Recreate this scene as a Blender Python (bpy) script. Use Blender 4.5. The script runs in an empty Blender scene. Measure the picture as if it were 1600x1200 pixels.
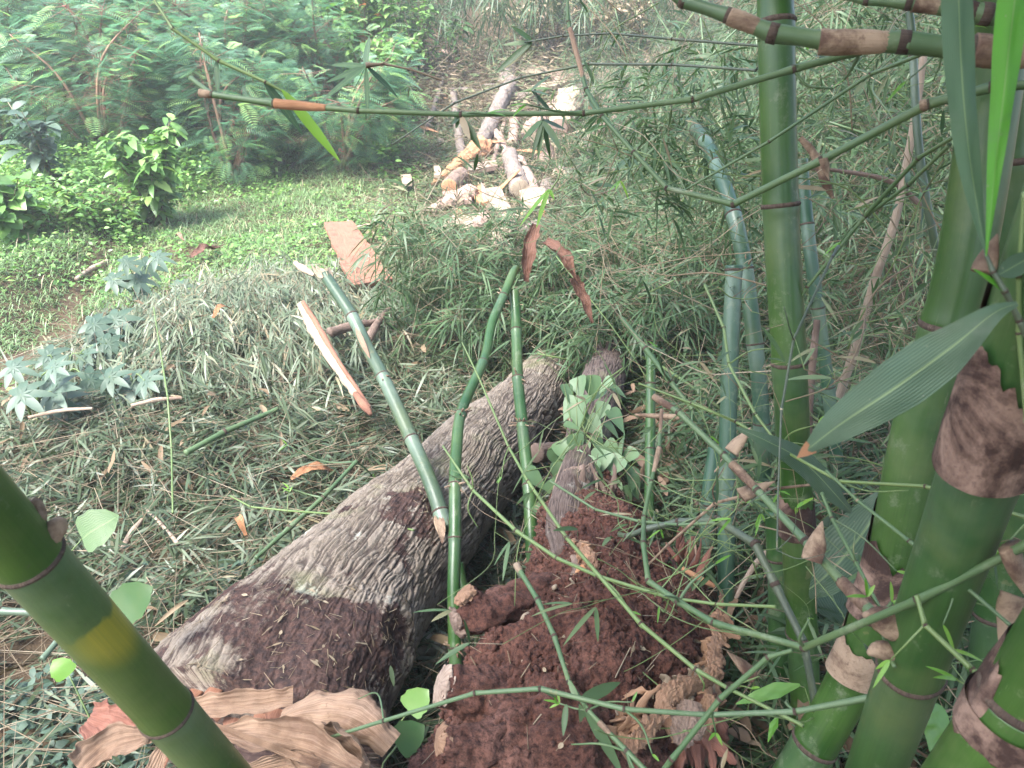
import bpy, math, random
import numpy as np
from mathutils import Vector
random.seed(7)
rng = np.random.default_rng(11)
S = bpy.context.scene
# ---------------------------------------------------------------- camera, light, exposure
PITCH = math.radians(28.0)
FPX = 1200.0
cd = bpy.data.cameras.new("camera"); cam = bpy.data.objects.new("camera", cd)
S.collection.objects.link(cam); S.camera = cam
cam.location = (0, 0, 0); cam.rotation_euler = (math.pi/2 - PITCH, 0, 0)
cd.sensor_width = 36; cd.lens = 36*FPX/1600; cd.clip_start = 0.02; cd.clip_end = 500
cd.dof.use_dof = True; cd.dof.focus_distance = 2.6; cd.dof.aperture_fstop = 12.0
SUN_EL, SUN_AZ = math.radians(60), math.radians(-130)
w = bpy.data.worlds.new("World"); S.world = w; w.use_nodes = True
nt = w.node_tree; nt.nodes.clear()
sky = nt.nodes.new("ShaderNodeTexSky"); sky.sky_type = 'NISHITA'; sky.sun_disc = False
sky.sun_elevation = SUN_EL; sky.sun_rotation = SUN_AZ; sky.air_density = 1.0; sky.dust_density = 3.0
hs = nt.nodes.new("ShaderNodeHueSaturation"); hs.inputs['Saturation'].default_value = 0.95
bg = nt.nodes.new("ShaderNodeBackground"); bg.inputs['Strength'].default_value = 0.15
wo = nt.nodes.new("ShaderNodeOutputWorld")
nt.links.new(sky.outputs[0], hs.inputs['Color']); nt.links.new(hs.outputs[0], bg.inputs[0]); nt.links.new(bg.outputs[0], wo.inputs[0])
sl = bpy.data.lights.new("sun", 'SUN'); sl.energy = 2.7; sl.angle = math.radians(25); sl.color = (1, 1, 1)
so = bpy.data.objects.new("sun", sl); S.collection.objects.link(so)
sd = Vector((math.sin(SUN_AZ)*math.cos(SUN_EL), math.cos(SUN_AZ)*math.cos(SUN_EL), math.sin(SUN_EL)))
so.rotation_euler = sd.to_track_quat('Z', 'Y').to_euler(); so.location = (0, 0, 8)
S.view_settings.view_transform = 'Standard'; S.view_settings.look = 'None'
S.view_settings.exposure = 2.3; S.view_settings.gamma = 1
S.cycles.max_bounces = 6; S.cycles.diffuse_bounces = 3; S.cycles.transmission_bounces = 4
S.cycles.glossy_bounces = 2; S.cycles.volume_bounces = 1; S.cycles.transparent_max_bounces = 6
S.cycles.use_denoising = True; S.cycles.use_adaptive_sampling = True
S.cycles.sample_clamp_indirect = 6

# ---------------------------------------------------------------- geometry of the view
cp, sp_ = math.cos(PITCH), math.sin(PITCH)
FWD = np.array([0, cp, -sp_]); UP = np.array([0, sp_, cp]); RT = np.array([1., 0, 0])
def W(px, py, d):
    return (FWD + RT*((px-800)/FPX) + UP*((600-py)/FPX))*d
def Wp(pts):
    return np.array([W(*p[:3]) for p in pts])
_gy = np.array([-3, 0, 1.5, 2.0, 2.8, 3.6, 5.0, 8.0, 10.7, 13.9, 16.5, 22, 60])
_gz = np.array([-1.7, -1.8, -1.87, -1.9, -2.0, -2.08, -2.12, -2.05, -1.75, -1.2, -.2, 4.5, 12])
def sstep(a, b, x):
    t = np.clip((x-a)/(b-a), 0, 1); return t*t*(3-2*t)
# ---------------------------------------------------------------- noise
def _h(ix, iy, iz, seed):
    n = (ix.astype(np.uint64)*np.uint64(374761393) + iy.astype(np.uint64)*np.uint64(668265263)
         + iz.astype(np.uint64)*np.uint64(2147483647) + np.uint64(seed*974711+17)) & np.uint64(0xffffffff)
    n = ((n ^ (n >> np.uint64(13)))*np.uint64(1274126177)) & np.uint64(0xffffffff)
    n = ((n ^ (n >> np.uint64(16)))*np.uint64(2246822519)) & np.uint64(0xffffffff)
    n = n ^ (n >> np.uint64(15))
    return (n & np.uint64(0xffffff)).astype(np.float64)/float(0xffffff)
def vn(P, seed=0):
    P = np.asarray(P, float) + 1000.0
    i = np.floor(P).astype(np.int64); f = P-i; f = f*f*(3-2*f)
    r = 0
    for dx in (0, 1):
        wx = f[:, 0] if dx else 1-f[:, 0]
        for dy in (0, 1):
            wy = f[:, 1] if dy else 1-f[:, 1]
            for dz in (0, 1):
                wz = f[:, 2] if dz else 1-f[:, 2]
                r = r + wx*wy*wz*_h(i[:, 0]+dx, i[:, 1]+dy, i[:, 2]+dz, seed)
    return r
def fbm(P, o=4, seed=0, g=.5):
    r = 0; a = 1; t = 0; P = np.asarray(P, float)
    for k in range(o):
        r = r + a*vn(P*(2.03**k)+k*7.3, seed+k); t += a; a *= g
    return r/t
def G(x, y):
    x = np.asarray(x, float); y = np.asarray(y, float)
    z = np.interp(y, _gy, _gz)
    z = (z + np.interp(y-.4, _gy, _gz) + np.interp(y+.4, _gy, _gz))/3
    z = z + .20*(1-sstep(-3.5, -2.95+.0*y, x + .12*(y-3.9)))*sstep(1.5, 3.5, y)*(1-sstep(8, 10, y))
    z = z + .28*np.exp(-(((x+1.7)/1.1)**2+((y-3.9)/1.1)**2)) + .12*np.exp(-(((x+1.3)/.8)**2+((y-2.7)/.6)**2))
    z = z + .35*sstep(1.2, 4, x)*sstep(2.5, 5, y)
    sh = x.shape; P = np.stack([x.ravel(), y.ravel(), np.zeros(x.size)], 1)
    z = z + ((fbm(P*1.3, 3, 5)-.5)*.16).reshape(sh) + ((fbm(P*7, 2, 9)-.5)*.04).reshape(sh)
    return z
def g1(x, y): return float(G(np.array([x]), np.array([y]))[0])
_ts = np.concatenate([np.linspace(.6, 8, 300), np.linspace(8.05, 30, 220)])
def GP(px, py, off=0.0):
    d = W(px, py, 1.0); P = d[None]*_ts[:, None]
    below = P[:, 2] < G(P[:, 0], P[:, 1]) + off
    k = int(np.argmax(below)) if below.any() else len(_ts)-1
    return P[k]
def depth_of(p): return float(np.dot(p, FWD))
# ---------------------------------------------------------------- mesh helpers
class Acc:
    def __init__(s): s.V = []; s.Q = []; s.T = []; s.A = []; s.U = []; s.n = 0
    def add(s, V, Q=None, T=None, A=None, U=None):
        V = np.asarray(V, float)
        if Q is not None and len(Q): s.Q.append(np.asarray(Q)+s.n)
        if T is not None and len(T): s.T.append(np.asarray(T)+s.n)
        s.V.append(V); s.n += len(V)
        s.A.append(np.full(len(V), random.random()) if A is None else np.broadcast_to(np.asarray(A, float), (len(V),)))
        s.U.append(np.zeros((len(V), 2)) if U is None else U)
        return s
    def build(s, name, mat, parent=None, smooth=True):
        V = np.concatenate(s.V); Q = np.concatenate(s.Q) if s.Q else np.zeros((0, 4), int)
        T = np.concatenate(s.T) if s.T else np.zeros((0, 3), int)
        A = np.concatenate(s.A); U = np.concatenate(s.U)
        if parent is not None: V = V - np.array(parent_origin(parent))
        me = bpy.data.meshes.new(name)
        me.vertices.add(len(V)); me.vertices.foreach_set('co', V.astype(np.float32).ravel())
        lv = np.concatenate([Q.ravel(), T.ravel()]).astype(np.int32)
        me.loops.add(len(lv)); me.loops.foreach_set('vertex_index', lv)
        nq, ntt = len(Q), len(T)
        me.polygons.add(nq+ntt)
        st = np.concatenate([np.arange(nq)*4, nq*4+np.arange(ntt)*3]).astype(np.int32)
        me.polygons.foreach_set('loop_start', st)
        me.polygons.foreach_set('loop_total', np.concatenate([np.full(nq, 4), np.full(ntt, 3)]).astype(np.int32))
        me.polygons.foreach_set('use_smooth', np.full(nq+ntt, smooth))
        at = me.attributes.new('rnd', 'FLOAT', 'POINT'); at.data.foreach_set('value', A.astype(np.float32))
        uv = me.uv_layers.new(name='uv'); UL = U[lv].astype(np.float32)
        if nq:
            q4 = UL[:nq*4].reshape(nq, 4, 2); w_ = (q4[..., 1].max(1)-q4[..., 1].min(1)) > .6
            q4[w_, :, 1] += (q4[w_, :, 1] < .5)
        uv.data.foreach_set('uv', UL.ravel())
        me.update(calc_edges=True); me.materials.append(mat)
        o = bpy.data.objects.new(name, me); S.collection.objects.link(o)
        if parent is not None: o.parent = parent
        return o
def parent_origin(p):
    v = Vector((0, 0, 0))
    while p is not None: v += p.location; p = p.parent
    return v
def thing(name, label, cat, loc, group=None):
    o = bpy.data.objects.new(name, None); S.collection.objects.link(o); o.empty_display_size = .05
    o.location = tuple(float(c) for c in loc); o['label'] = label; o['category'] = cat
    if group: o['group'] = group
    return o
def tag(o, label, cat=None, group=None, kind=None):
    o['label'] = label
    if cat: o['category'] = cat
    if group: o['group'] = group
    if kind: o['kind'] = kind
    return o
def cr(P, n):
    """Catmull-Rom resample, roughly even in arc length"""
    P = np.asarray(P, float)
    if len(P) == 2: t = np.linspace(0, 1, n)[:, None]; return P[0]*(1-t)+P[1]*t
    Q = np.vstack([2*P[0]-P[1], P, 2*P[-1]-P[-2]])
    out = []; m = 24
    for i in range(len(P)-1):
        t = np.linspace(0, 1, m, endpoint=False)[:, None]; a, b, c, d = Q[i:i+4]
        out.append(.5*((2*b)+(c-a)*t+(2*a-5*b+4*c-d)*t*t+(3*b-a-3*c+d)*t**3))
    out.append(P[-1:]); C = np.vstack(out)
    L = np.concatenate([[0], np.cumsum(np.linalg.norm(np.diff(C[:, :3], axis=0), axis=1))])
    s = np.linspace(0, L[-1], n)
    return np.stack([np.interp(s, L, C[:, k]) for k in range(C.shape[1])], 1)
def frames(C):
    T = np.gradient(C, axis=0); T /= np.linalg.norm(T, axis=1)[:, None]+1e-12
    u = np.cross(T[0], [0, 0, 1.]);
    if np.linalg.norm(u) < .1: u = np.cross(T[0], [0, 1., 0])
    u /= np.linalg.norm(u); Us = [u]
    for i in range(1, len(C)):
        u = u - T[i]*np.dot(u, T[i]); u /= np.linalg.norm(u)+1e-12; Us.append(u)
    U = np.array(Us); return T, U, np.cross(T, U)
def tube(acc, P, R, seg=12, n=None, disp=None, A=None, caps=True, flat=1.0, ang0=0.0, flatdir=None, two=None):
    """P control points (k,3), R radii; disp(pos, s, theta, r)->radial offset"""
    P = np.asarray(P, float); R = np.broadcast_to(np.asarray(R, float), (len(P),))
    n = n or max(2, 6*(len(P)-1)+1)
    C = cr(np.hstack([P, R[:, None]]), n); r = np.maximum(C[:, 3], 1e-5); C = C[:, :3]
    T, U, B = frames(C)
    if flatdir is not None:
        fd = np.asarray(flatdir, float)
        B = fd[None]-T*(T@fd)[:, None]; B /= np.linalg.norm(B, axis=1)[:, None]; U = np.cross(B, T)
    s = np.concatenate([[0], np.cumsum(np.linalg.norm(np.diff(C, axis=0), axis=1))])
    mid = n//2; ang0 = ang0 + math.atan2(float(C[mid]@B[mid]), float(C[mid]@U[mid]))   # texture seam at the back
    th0 = np.arange(seg)/seg*2*np.pi; th = th0+ang0
    ct, st = np.cos(th), np.sin(th)
    rr = np.repeat(r[:, None], seg, 1)
    N = U[:, None, :]*ct[None, :, None]+B[:, None, :]*(st*1.0)[None, :, None]
    if disp is not None:
        pos = C[:, None]+N*rr[..., None]
        rr = rr+disp(pos.reshape(-1, 3), np.repeat(s, seg), np.tile(th, n), rr.ravel()).reshape(n, seg)
    V = C[:, None]+U[:, None]*(ct[None]*rr)[..., None]+B[:, None]*(st[None]*rr*flat)[..., None]
    i = np.arange(n-1)[:, None]*seg; j = np.arange(seg)[None]; k = (j+1) % seg
    Q = np.stack([i+j, i+k, i+seg+k, i+seg+j], -1).reshape(-1, 4)
    UV = np.stack([np.repeat(s, seg), np.tile(th0/(2*np.pi), n)], 1)
    V = V.reshape(-1, 3); Tt = None
    if caps:
        V = np.vstack([V, C[:1], C[-1:]]); UV = np.vstack([UV, [[0, 0]], [[s[-1], 0]]]); m = n*seg
        a = np.arange(seg); b = (a+1) % seg
        Tt = np.vstack([np.stack([b, a, np.full(seg, m)], 1), np.stack([(n-1)*seg+a, (n-1)*seg+b, np.full(seg, m+1)], 1)])
    if isinstance(A, np.ndarray) and len(A) == n*seg and caps: A = np.concatenate([A, [A[0], A[-1]]])
    acc.add(V, Q, Tt, A, UV); return C, T, U, B, s
def nrm(a): return a/(np.linalg.norm(a, axis=-1, keepdims=True)+1e-12)
PROF_S = ([0, .28, .68, 1], [.14, 1, .72, .02])
PROF_B = ([0, .06, .18, .38, .6, .82, .95, 1], [.10, .45, .85, 1, .92, .55, .2, .01])
PROF_O = ([0, .08, .25, .5, .75, .92, 1], [.10, .55, .95, 1, .72, .28, .02])
def blades(acc, base, d, nn, L, Wd, droop=.2, prof=PROF_S, fold=.15, A=None, wave=0.0):
    """vectorised leaves: N blades, each rows x 3 (with midrib) or rows x 2"""
    base = np.asarray(base, float).reshape(-1, 3); N = len(base)
    d = nrm(np.broadcast_to(d, (N, 3))); nn = np.broadcast_to(nn, (N, 3)); side = nrm(np.cross(d, nn)); nn = np.cross(side, d)
    L = np.broadcast_to(L, (N,)).astype(float); Wd = np.broadcast_to(Wd, (N,)).astype(float); droop = np.broadcast_to(droop, (N,)).astype(float)
    t = np.array(prof[0]); hw = np.array(prof[1]); m = len(t); three = fold != 0 and m > 4
    C = base[:, None]+d[:, None]*(L[:, None]*t)[..., None]
    C[..., 2] -= (droop*L)[:, None]*t**2
    if wave: C = C + nn[:, None]*(wave*L[:, None]*np.sin(t*7+rng.random((N, 1))*6))[..., None]
    off = side[:, None]*(Wd[:, None]*.5*hw)[..., None]; up = nn[:, None]*(Wd[:, None]*.5*hw*fold)[..., None]
    if three:
        V = np.stack([C-off+up, C, C+off+up], 2); c = 3; us = [0, .5, 1]
    else:
        V = np.stack([C-off, C+off], 2); c = 2; us = [0, 1]
    V = V.reshape(-1, 3); q = []
    for r in range(m-1):
        for k in range(c-1): q.append([r*c+k, r*c+k+1, (r+1)*c+k+1, (r+1)*c+k])
    Q = (np.array(q)[None]+(np.arange(N)*m*c)[:, None, None]).reshape(-1, 4)
    A = rng.random(N) if A is None else np.broadcast_to(A, (N,))
    UV = np.stack([np.tile(np.tile(us, m), N), np.tile(np.repeat(t, c), N)], 1)
    acc.add(V, Q, None, np.repeat(A, m*c), UV)
def sticks(acc, A0, B0, r, A=None, taper=.6):
    A0 = np.asarray(A0, float); B0 = np.asarray(B0, float); N = len(A0); r = np.broadcast_to(r, (N,)).astype(float)
    d = nrm(B0-A0); u = nrm(np.cross(d, rng.normal(size=(N, 3)))); v = np.cross(d, u); V = []
    for P, s in ((A0, 1), (B0, taper)):
        for k in range(3):
            a = k*2*np.pi/3; V.append(P+(u*math.cos(a)+v*math.sin(a))*(r*s)[:, None])
    V = np.stack(V, 1).reshape(-1, 3)
    q = np.array([[0, 1, 4, 3], [1, 2, 5, 4], [2, 0, 3, 5]])
    Q = (q[None]+(np.arange(N)*6)[:, None, None]).reshape(-1, 4)
    A = rng.random(N) if A is None else np.broadcast_to(A, (N,))
    acc.add(V, Q, None, np.repeat(A, 6))
def sprays(leaf, twig, O, D, NN, k=7, Ls=(.07, .14), ws=(.009, .014), tw=.0012, span=.12, droop=.35, spread=.9, A=None):
    """N bamboo sprays: a short twig with a fan of k narrow leaves"""
    N = len(O); D = nrm(np.asarray(D, float)); side = nrm(np.cross(D, NN)); NN = np.cross(side, D)
    j = np.arange(k); f = j/(k-1)
    sg = np.where(j % 2 == 0, 1, -1)
    ang = (sg*spread*(1-.75*f))[None]+rng.normal(0, .18, (N, k))
    base = O[:, None]+D[:, None]*(span*f)[None, :, None]*rng.uniform(.7, 1.3, (N, 1, 1))
    base[..., 2] -= (.25*span*f**2)[None]
    d = D[:, None]*np.cos(ang)[..., None]+side[:, None]*np.sin(ang)[..., None]+NN[:, None]*rng.normal(0, .18, (N, k))[..., None]
    L = rng.uniform(*Ls, (N, k)); Wd = rng.uniform(*ws, (N, k))
    n2 = NN[:, None]+rng.normal(0, .35, (N, k, 3))
    AA = (rng.random(N) if A is None else A)[:, None]*.62+rng.random((N, k))**1.5*.38
    blades(leaf, base.reshape(-1, 3), d.reshape(-1, 3), n2.reshape(-1, 3), L.ravel(), Wd.ravel(),
           np.clip(rng.normal(droop, .2, N*k), -.1, 1.2), A=AA.ravel())
    if twig is not None: sticks(twig, O-D*.08*rng.random((N, 1)), base[:, -1], tw)
# ---------------------------------------------------------------- materials
def M(name):
    m = bpy.data.materials.new(name); m.use_nodes = True; t = m.node_tree; t.nodes.clear()
    return m, t
def nd(t, typ, **k):
    n = t.nodes.new(typ)
    for a, v in k.items():
        if a in n.inputs: n.inputs[a].default_value = v
        else: setattr(n, a, v)
    return n
def ramp(t, fac, stops, interp='LINEAR'):
    r = t.nodes.new('ShaderNodeValToRGB'); e = r.color_ramp.elements; r.color_ramp.interpolation = interp
    while len(e) > 1: e.remove(e[-1])
    e[0].position = stops[0][0]; e[0].color = (*stops[0][1], 1)
    for p, c in stops[1:]:
        x = e.new(p); x.color = (*c, 1)
    t.links.new(fac, r.inputs[0]); return r.outputs[0]
def mixc(t, fac, a, b, mode='MIX'):
    m = t.nodes.new('ShaderNodeMix'); m.data_type = 'RGBA'; m.blend_type = mode
    for s, v in ((0, fac), (6, a), (7, b)):
        if hasattr(v, 'links') or hasattr(v, 'is_linked'): t.links.new(v, m.inputs[s])
        else: m.inputs[s].default_value = v if s == 0 else (*v, 1)
    return m.outputs[2]
def mth(t, op, a, b=0.0, clamp=False):
    m = t.nodes.new('ShaderNodeMath'); m.operation = op; m.use_clamp = clamp
    for s, v in ((0, a), (1, b)):
        if hasattr(v, 'is_linked'): t.links.new(v, m.inputs[s])
        else: m.inputs[s].default_value = v
    return m.outputs[0]
def noise(t, scale, vec=None, detail=4, rough=.55, out='Fac', dist=0.0):
    n = nd(t, 'ShaderNodeTexNoise'); n.inputs['Scale'].default_value = scale; n.inputs['Detail'].default_value = detail
    n.inputs['Roughness'].default_value = rough; n.inputs['Distortion'].default_value = dist
    if vec is not None: t.links.new(vec, n.inputs['Vector'])
    return n.outputs[out]
def objc(t): return nd(t, 'ShaderNodeTexCoord').outputs['Object']
def geo(t): return nd(t, 'ShaderNodeNewGeometry').outputs['Position']
def scaled(t, vec, s):
    m = t.nodes.new('ShaderNodeMapping'); m.inputs['Scale'].default_value = s; t.links.new(vec, m.inputs['Vector']); return m.outputs[0]
def bump(t, h, strength=.5, dist=.01):
    b = nd(t, 'ShaderNodeBump'); b.inputs['Strength'].default_value = strength; b.inputs['Distance'].default_value = dist
    t.links.new(h, b.inputs['Height']); return b.outputs[0]
def finish(m, t, col, rough=.5, normal=None, spec=.5, transl=None, coat=0.0, sheen=0.0):
    p = nd(t, 'ShaderNodeBsdfPrincipled'); o = nd(t, 'ShaderNodeOutputMaterial')
    if hasattr(col, 'is_linked'): t.links.new(col, p.inputs['Base Color'])
    else: p.inputs['Base Color'].default_value = (*col, 1)
    if hasattr(rough, 'is_linked'): t.links.new(rough, p.inputs['Roughness'])
    else: p.inputs['Roughness'].default_value = rough
    p.inputs['Specular IOR Level'].default_value = spec; p.inputs['Coat Weight'].default_value = coat; p.inputs['Coat Roughness'].default_value = .2
    if normal is not None: t.links.new(normal, p.inputs['Normal'])
    if transl:
        tr = nd(t, 'ShaderNodeBsdfTranslucent'); mx = nd(t, 'ShaderNodeMixShader'); mx.inputs[0].default_value = transl
        hsv = nd(t, 'ShaderNodeHueSaturation'); hsv.inputs['Value'].default_value = 1.4; hsv.inputs['Saturation'].default_value = 1.15
        if hasattr(col, 'is_linked'): t.links.new(col, hsv.inputs['Color'])
        else: hsv.inputs['Color'].default_value = (*col, 1)
        t.links.new(hsv.outputs[0], tr.inputs[0]); t.links.new(p.outputs[0], mx.inputs[1]); t.links.new(tr.outputs[0], mx.inputs[2])
        t.links.new(mx.outputs[0], o.inputs[0])
    else: t.links.new(p.outputs[0], o.inputs[0])
    return m
def leaf_mat(name, stops, rough=.42, transl=.28, spec=.5, blotch=.25, veins=False):
    m, t = M(name); a = nd(t, 'ShaderNodeAttribute'); a.attribute_name = 'rnd'
    c = ramp(t, a.outputs['Fac'], stops)
    n = noise(t, 22, geo(t), 2); c = mixc(t, mth(t, 'MULTIPLY', n, blotch), c, (.16, .17, .05))
    nb = None
    if veins:
        uv = nd(t, 'ShaderNodeTexCoord').outputs['UV']; sx = nd(t, 'ShaderNodeSeparateXYZ'); t.links.new(uv, sx.inputs[0])
        mid = mth(t, 'LESS_THAN', mth(t, 'ABSOLUTE', mth(t, 'SUBTRACT', sx.outputs[0], .5)), .022)
        c = mixc(t, mth(t, 'MULTIPLY', mid, .45), c, (.25, .33, .14))
        st = mth(t, 'SINE', mth(t, 'MULTIPLY', sx.outputs[0], 110)); nb = bump(t, st, .4, .0008)
        c = mixc(t, mth(t, 'MULTIPLY', mth(t, 'ADD', st, 1.0), .12), c, (.16, .22, .12))
        sp = mth(t, 'GREATER_THAN', noise(t, 160, geo(t), 1), .775); c = mixc(t, mth(t, 'MULTIPLY', sp, .4), c, (.25, .24, .16))
        pb = ramp(t, noise(t, 14, geo(t), 5, .75), [(.56, (0, 0, 0)), (.70, (1, 1, 1))]); c = mixc(t, mth(t, 'MULTIPLY', pb, .3), c, (.13, .15, .12))
    return finish(m, t, c, rough, nb, spec, transl)
def culm_mat(name, a, b, yellow=None, bloom=.35, rough=.32):
    m, t = M(name); uv = nd(t, 'ShaderNodeTexCoord').outputs['UV']
    n1 = noise(t, 6, geo(t), 3); n2 = noise(t, 1, scaled(t, uv, (2.5, 60, 1)), 3)
    c = mixc(t, ramp(t, n1, [(.35, (0, 0, 0)), (.68, (1, 1, 1))]), a, b)
    c = mixc(t, mth(t, 'MULTIPLY', ramp(t, n2, [(.4, (0, 0, 0)), (.75, (1, 1, 1))]), .30), c, (a[0]*.45, a[1]*.55, a[2]*.6))
    at = nd(t, 'ShaderNodeAttribute'); at.attribute_name = 'rnd'
    c = mixc(t, mth(t, 'MULTIPLY', mth(t, 'MULTIPLY', at.outputs['Fac'], bloom), noise(t, 30, geo(t), 3)), c, (.30, .38, .30))
    sp = mth(t, 'GREATER_THAN', noise(t, 240, geo(t), 1, .4), .735); c = mixc(t, mth(t, 'MULTIPLY', sp, .55), c, (.05, .06, .03))
    s2 = mth(t, 'GREATER_THAN', noise(t, 1, scaled(t, uv, (9, 16, 1)), 6, .8), .66); c = mixc(t, mth(t, 'MULTIPLY', s2, .28), c, (.26, .27, .17))
    s3 = ramp(t, noise(t, 3.5, geo(t), 5, .75), [(.5, (0, 0, 0)), (.7, (1, 1, 1))]); c = mixc(t, mth(t, 'MULTIPLY', s3, .45), c, (.11, .14, .05))
    s4 = ramp(t, noise(t, 13, geo(t), 6, .8), [(.57, (0, 0, 0)), (.70, (1, 1, 1))]); c = mixc(t, mth(t, 'MULTIPLY', s4, .5), c, (.20, .22, .15))
    s6 = mth(t, 'GREATER_THAN', noise(t, 1, scaled(t, uv, (5, 150, 1)), 3, .7), .68); c = mixc(t, mth(t, 'MULTIPLY', s6, .3), c, (.16, .19, .10))
    s5 = ramp(t, noise(t, 5, geo(t), 6, .75), [(.60, (0, 0, 0)), (.74, (1, 1, 1))]); c = mixc(t, mth(t, 'MULTIPLY', s5, .55), c, (.03, .035, .015))
    st = mth(t, 'GREATER_THAN', noise(t, 9, geo(t), 4, .7), .66); c = mixc(t, mth(t, 'MULTIPLY', st, .35), c, (.17, .15, .07))
    if yellow is not None:
        q, r, axis = yellow
        d = nd(t, 'ShaderNodeVectorMath', operation='SUBTRACT'); t.links.new(geo(t), d.inputs[0]); d.inputs[1].default_value = tuple(q)
        ln = nd(t, 'ShaderNodeVectorMath', operation='LENGTH'); t.links.new(d.outputs[0], ln.inputs[0])
        dt = nd(t, 'ShaderNodeVectorMath', operation='DOT_PRODUCT'); t.links.new(d.outputs[0], dt.inputs[0]); dt.inputs[1].default_value = tuple(axis)
        f1 = nd(t, 'ShaderNodeMapRange', interpolation_type='SMOOTHSTEP'); t.links.new(ln.outputs['Value'], f1.inputs[0])
        f1.inputs[1].default_value = r; f1.inputs[2].default_value = r*.35; f1.inputs[3].default_value = 0; f1.inputs[4].default_value = 1
        e = mth(t, 'ADD', dt.outputs['Value'], mth(t, 'MULTIPLY', mth(t, 'SUBTRACT', noise(t, 45, geo(t), 2), .5), .03))
        f2 = nd(t, 'ShaderNodeMapRange', interpolation_type='SMOOTHSTEP'); t.links.new(e, f2.inputs[0])
        f2.inputs[1].default_value = -.026; f2.inputs[2].default_value = -.017; f2.inputs[3].default_value = 0; f2.inputs[4].default_value = 1
        stk = noise(t, 1, scaled(t, uv, (2.2, 44, 1)), 4, .7)
        ff = mth(t, 'MULTIPLY', f1.outputs[0], f2.outputs[0]); ff = mth(t, 'MULTIPLY', ff, mth(t, 'ADD', .35, mth(t, 'MULTIPLY', stk, 1.15)), True)
        c = mixc(t, ff, c, (.27, .24, .03))
    nb = bump(t, n2, .12, .002)
    rr = mth(t, 'ADD', mth(t, 'MULTIPLY', n1, .2), rough-.05)
    return finish(m, t, c, rr, nb, .45, None, .06)
def wood_mat(name, a, b, dark, sc=1.0, rough=.8, bs=.6):
    m, t = M(name); uv = nd(t, 'ShaderNodeTexCoord').outputs['UV']; v = scaled(t, uv, (14*sc, 26, 1))
    n = noise(t, 1.6, v, 5, .65, dist=.4); n2 = noise(t, 9, geo(t), 4)
    c = mixc(t, ramp(t, n, [(.3, (0, 0, 0)), (.66, (1, 1, 1))]), a, b)
    c = mixc(t, ramp(t, n2, [(.52, (0, 0, 0)), (.74, (.8, .8, .8))]), c, dark)
    return finish(m, t, c, rough, bump(t, mth(t, 'ADD', n, mth(t, 'MULTIPLY', n2, .5)), bs, .012), .3)
# ================================================================ materials
ground_m, t = M('ground_soil')  # dark brown earth; its colour also carries the shade between litter leaves
n = noise(t, 3, geo(t), 6); n2 = noise(t, 40, geo(t), 5, .7)
c = ramp(t, n, [(.3, (.03, .018, .012)), (.5, (.055, .036, .022)), (.7, (.045, .05, .02))])
c = mixc(t, mth(t, 'MULTIPLY', n2, .7), c, (.14, .10, .06))
finish(ground_m, t, c, .95, bump(t, n2, .8, .02), .2)
GREYGREEN = [(0, (.014, .030, .015)), (.25, (.035, .062, .032)), (.5, (.066, .10, .058)), (.72, (.125, .15, .10)), (.84, (.20, .17, .10)), (1, (.33, .25, .17))]
litter_m = leaf_mat('fallen_bamboo_leaf', GREYGREEN, .42, .15, .42)
tangle_m = leaf_mat('bamboo_leaf', [(0, (.018, .050, .022)), (.35, (.04, .09, .04)), (.65, (.07, .13, .06)), (.85, (.12, .175, .09)), (.93, (.22, .18, .11)), (1, (.30, .23, .16))], .45, .25, .32)
young_m = leaf_mat('fresh_leaf', [(0, (.06, .17, .02)), (.5, (.10, .26, .035)), (1, (.18, .34, .05))], .4, .35)
grass_m = leaf_mat('grass_blade', [(0, (.085, .165, .06)), (.5, (.155, .26, .105)), (.8, (.27, .36, .18)), (.92, (.33, .33, .20)), (1, (.38, .30, .20))], .45, .3)
feather_m = leaf_mat('feathery_leaf', [(0, (.07, .17, .11)), (.4, (.11, .24, .15)), (.72, (.15, .31, .16)), (.86, (.28, .45, .17)), (1, (.38, .55, .22))], .45, .45)
broad_m = leaf_mat('broad_leaf', [(0, (.06, .15, .035)), (.5, (.11, .25, .06)), (.85, (.19, .36, .09)), (1, (.30, .42, .13))], .4, .3)
dark_m = leaf_mat('dark_leaf', [(0, (.012, .05, .012)), (1, (.03, .10, .025))], .5, .2, .3)
bluish_m = leaf_mat('lobed_leaf', [(0, (.04, .085, .06)), (1, (.08, .135, .105))], .5, .25)
vine_m = leaf_mat('vine_leaf', [(0, (.10, .19, .085)), (.5, (.15, .25, .13)), (1, (.21, .31, .18))], .45, .3)
vineveined_m = leaf_mat('pale_veined_leaf', [(0, (.07, .15, .05)), (1, (.12, .20, .085))], .45, .3, .5, .2, True)
near_dark_m = leaf_mat('large_bamboo_leaf', [(0, (.02, .055, .035)), (1, (.04, .085, .05))], .5, .08, .35, .15, True)
near_grey_m = leaf_mat('hanging_bamboo_leaf', [(0, (.035, .09, .05)), (1, (.05, .11, .06))], .5, .15, .3, .15, True)
near_bright_m = leaf_mat('bright_bamboo_leaf', [(0, (.07, .28, .012)), (1, (.09, .31, .02))], .4, .35, .4, .0, True)
twig_m = leaf_mat('dry_twig', [(0, (.07, .04, .03)), (.4, (.15, .10, .065)), (.75, (.23, .17, .115)), (1, (.32, .26, .19))], .7, 0)
redtwig_m = leaf_mat('red_shrub_stem', [(0, (.16, .07, .05)), (1, (.28, .15, .10))], .7, 0)
greentwig_m = culm_mat('green_branch', (.04, .085, .028), (.075, .125, .045), None, .2, .5)
yellowtwig_m = culm_mat('yellow_green_branch', (.085, .135, .035), (.125, .18, .055), None, .1, .42)
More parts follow.
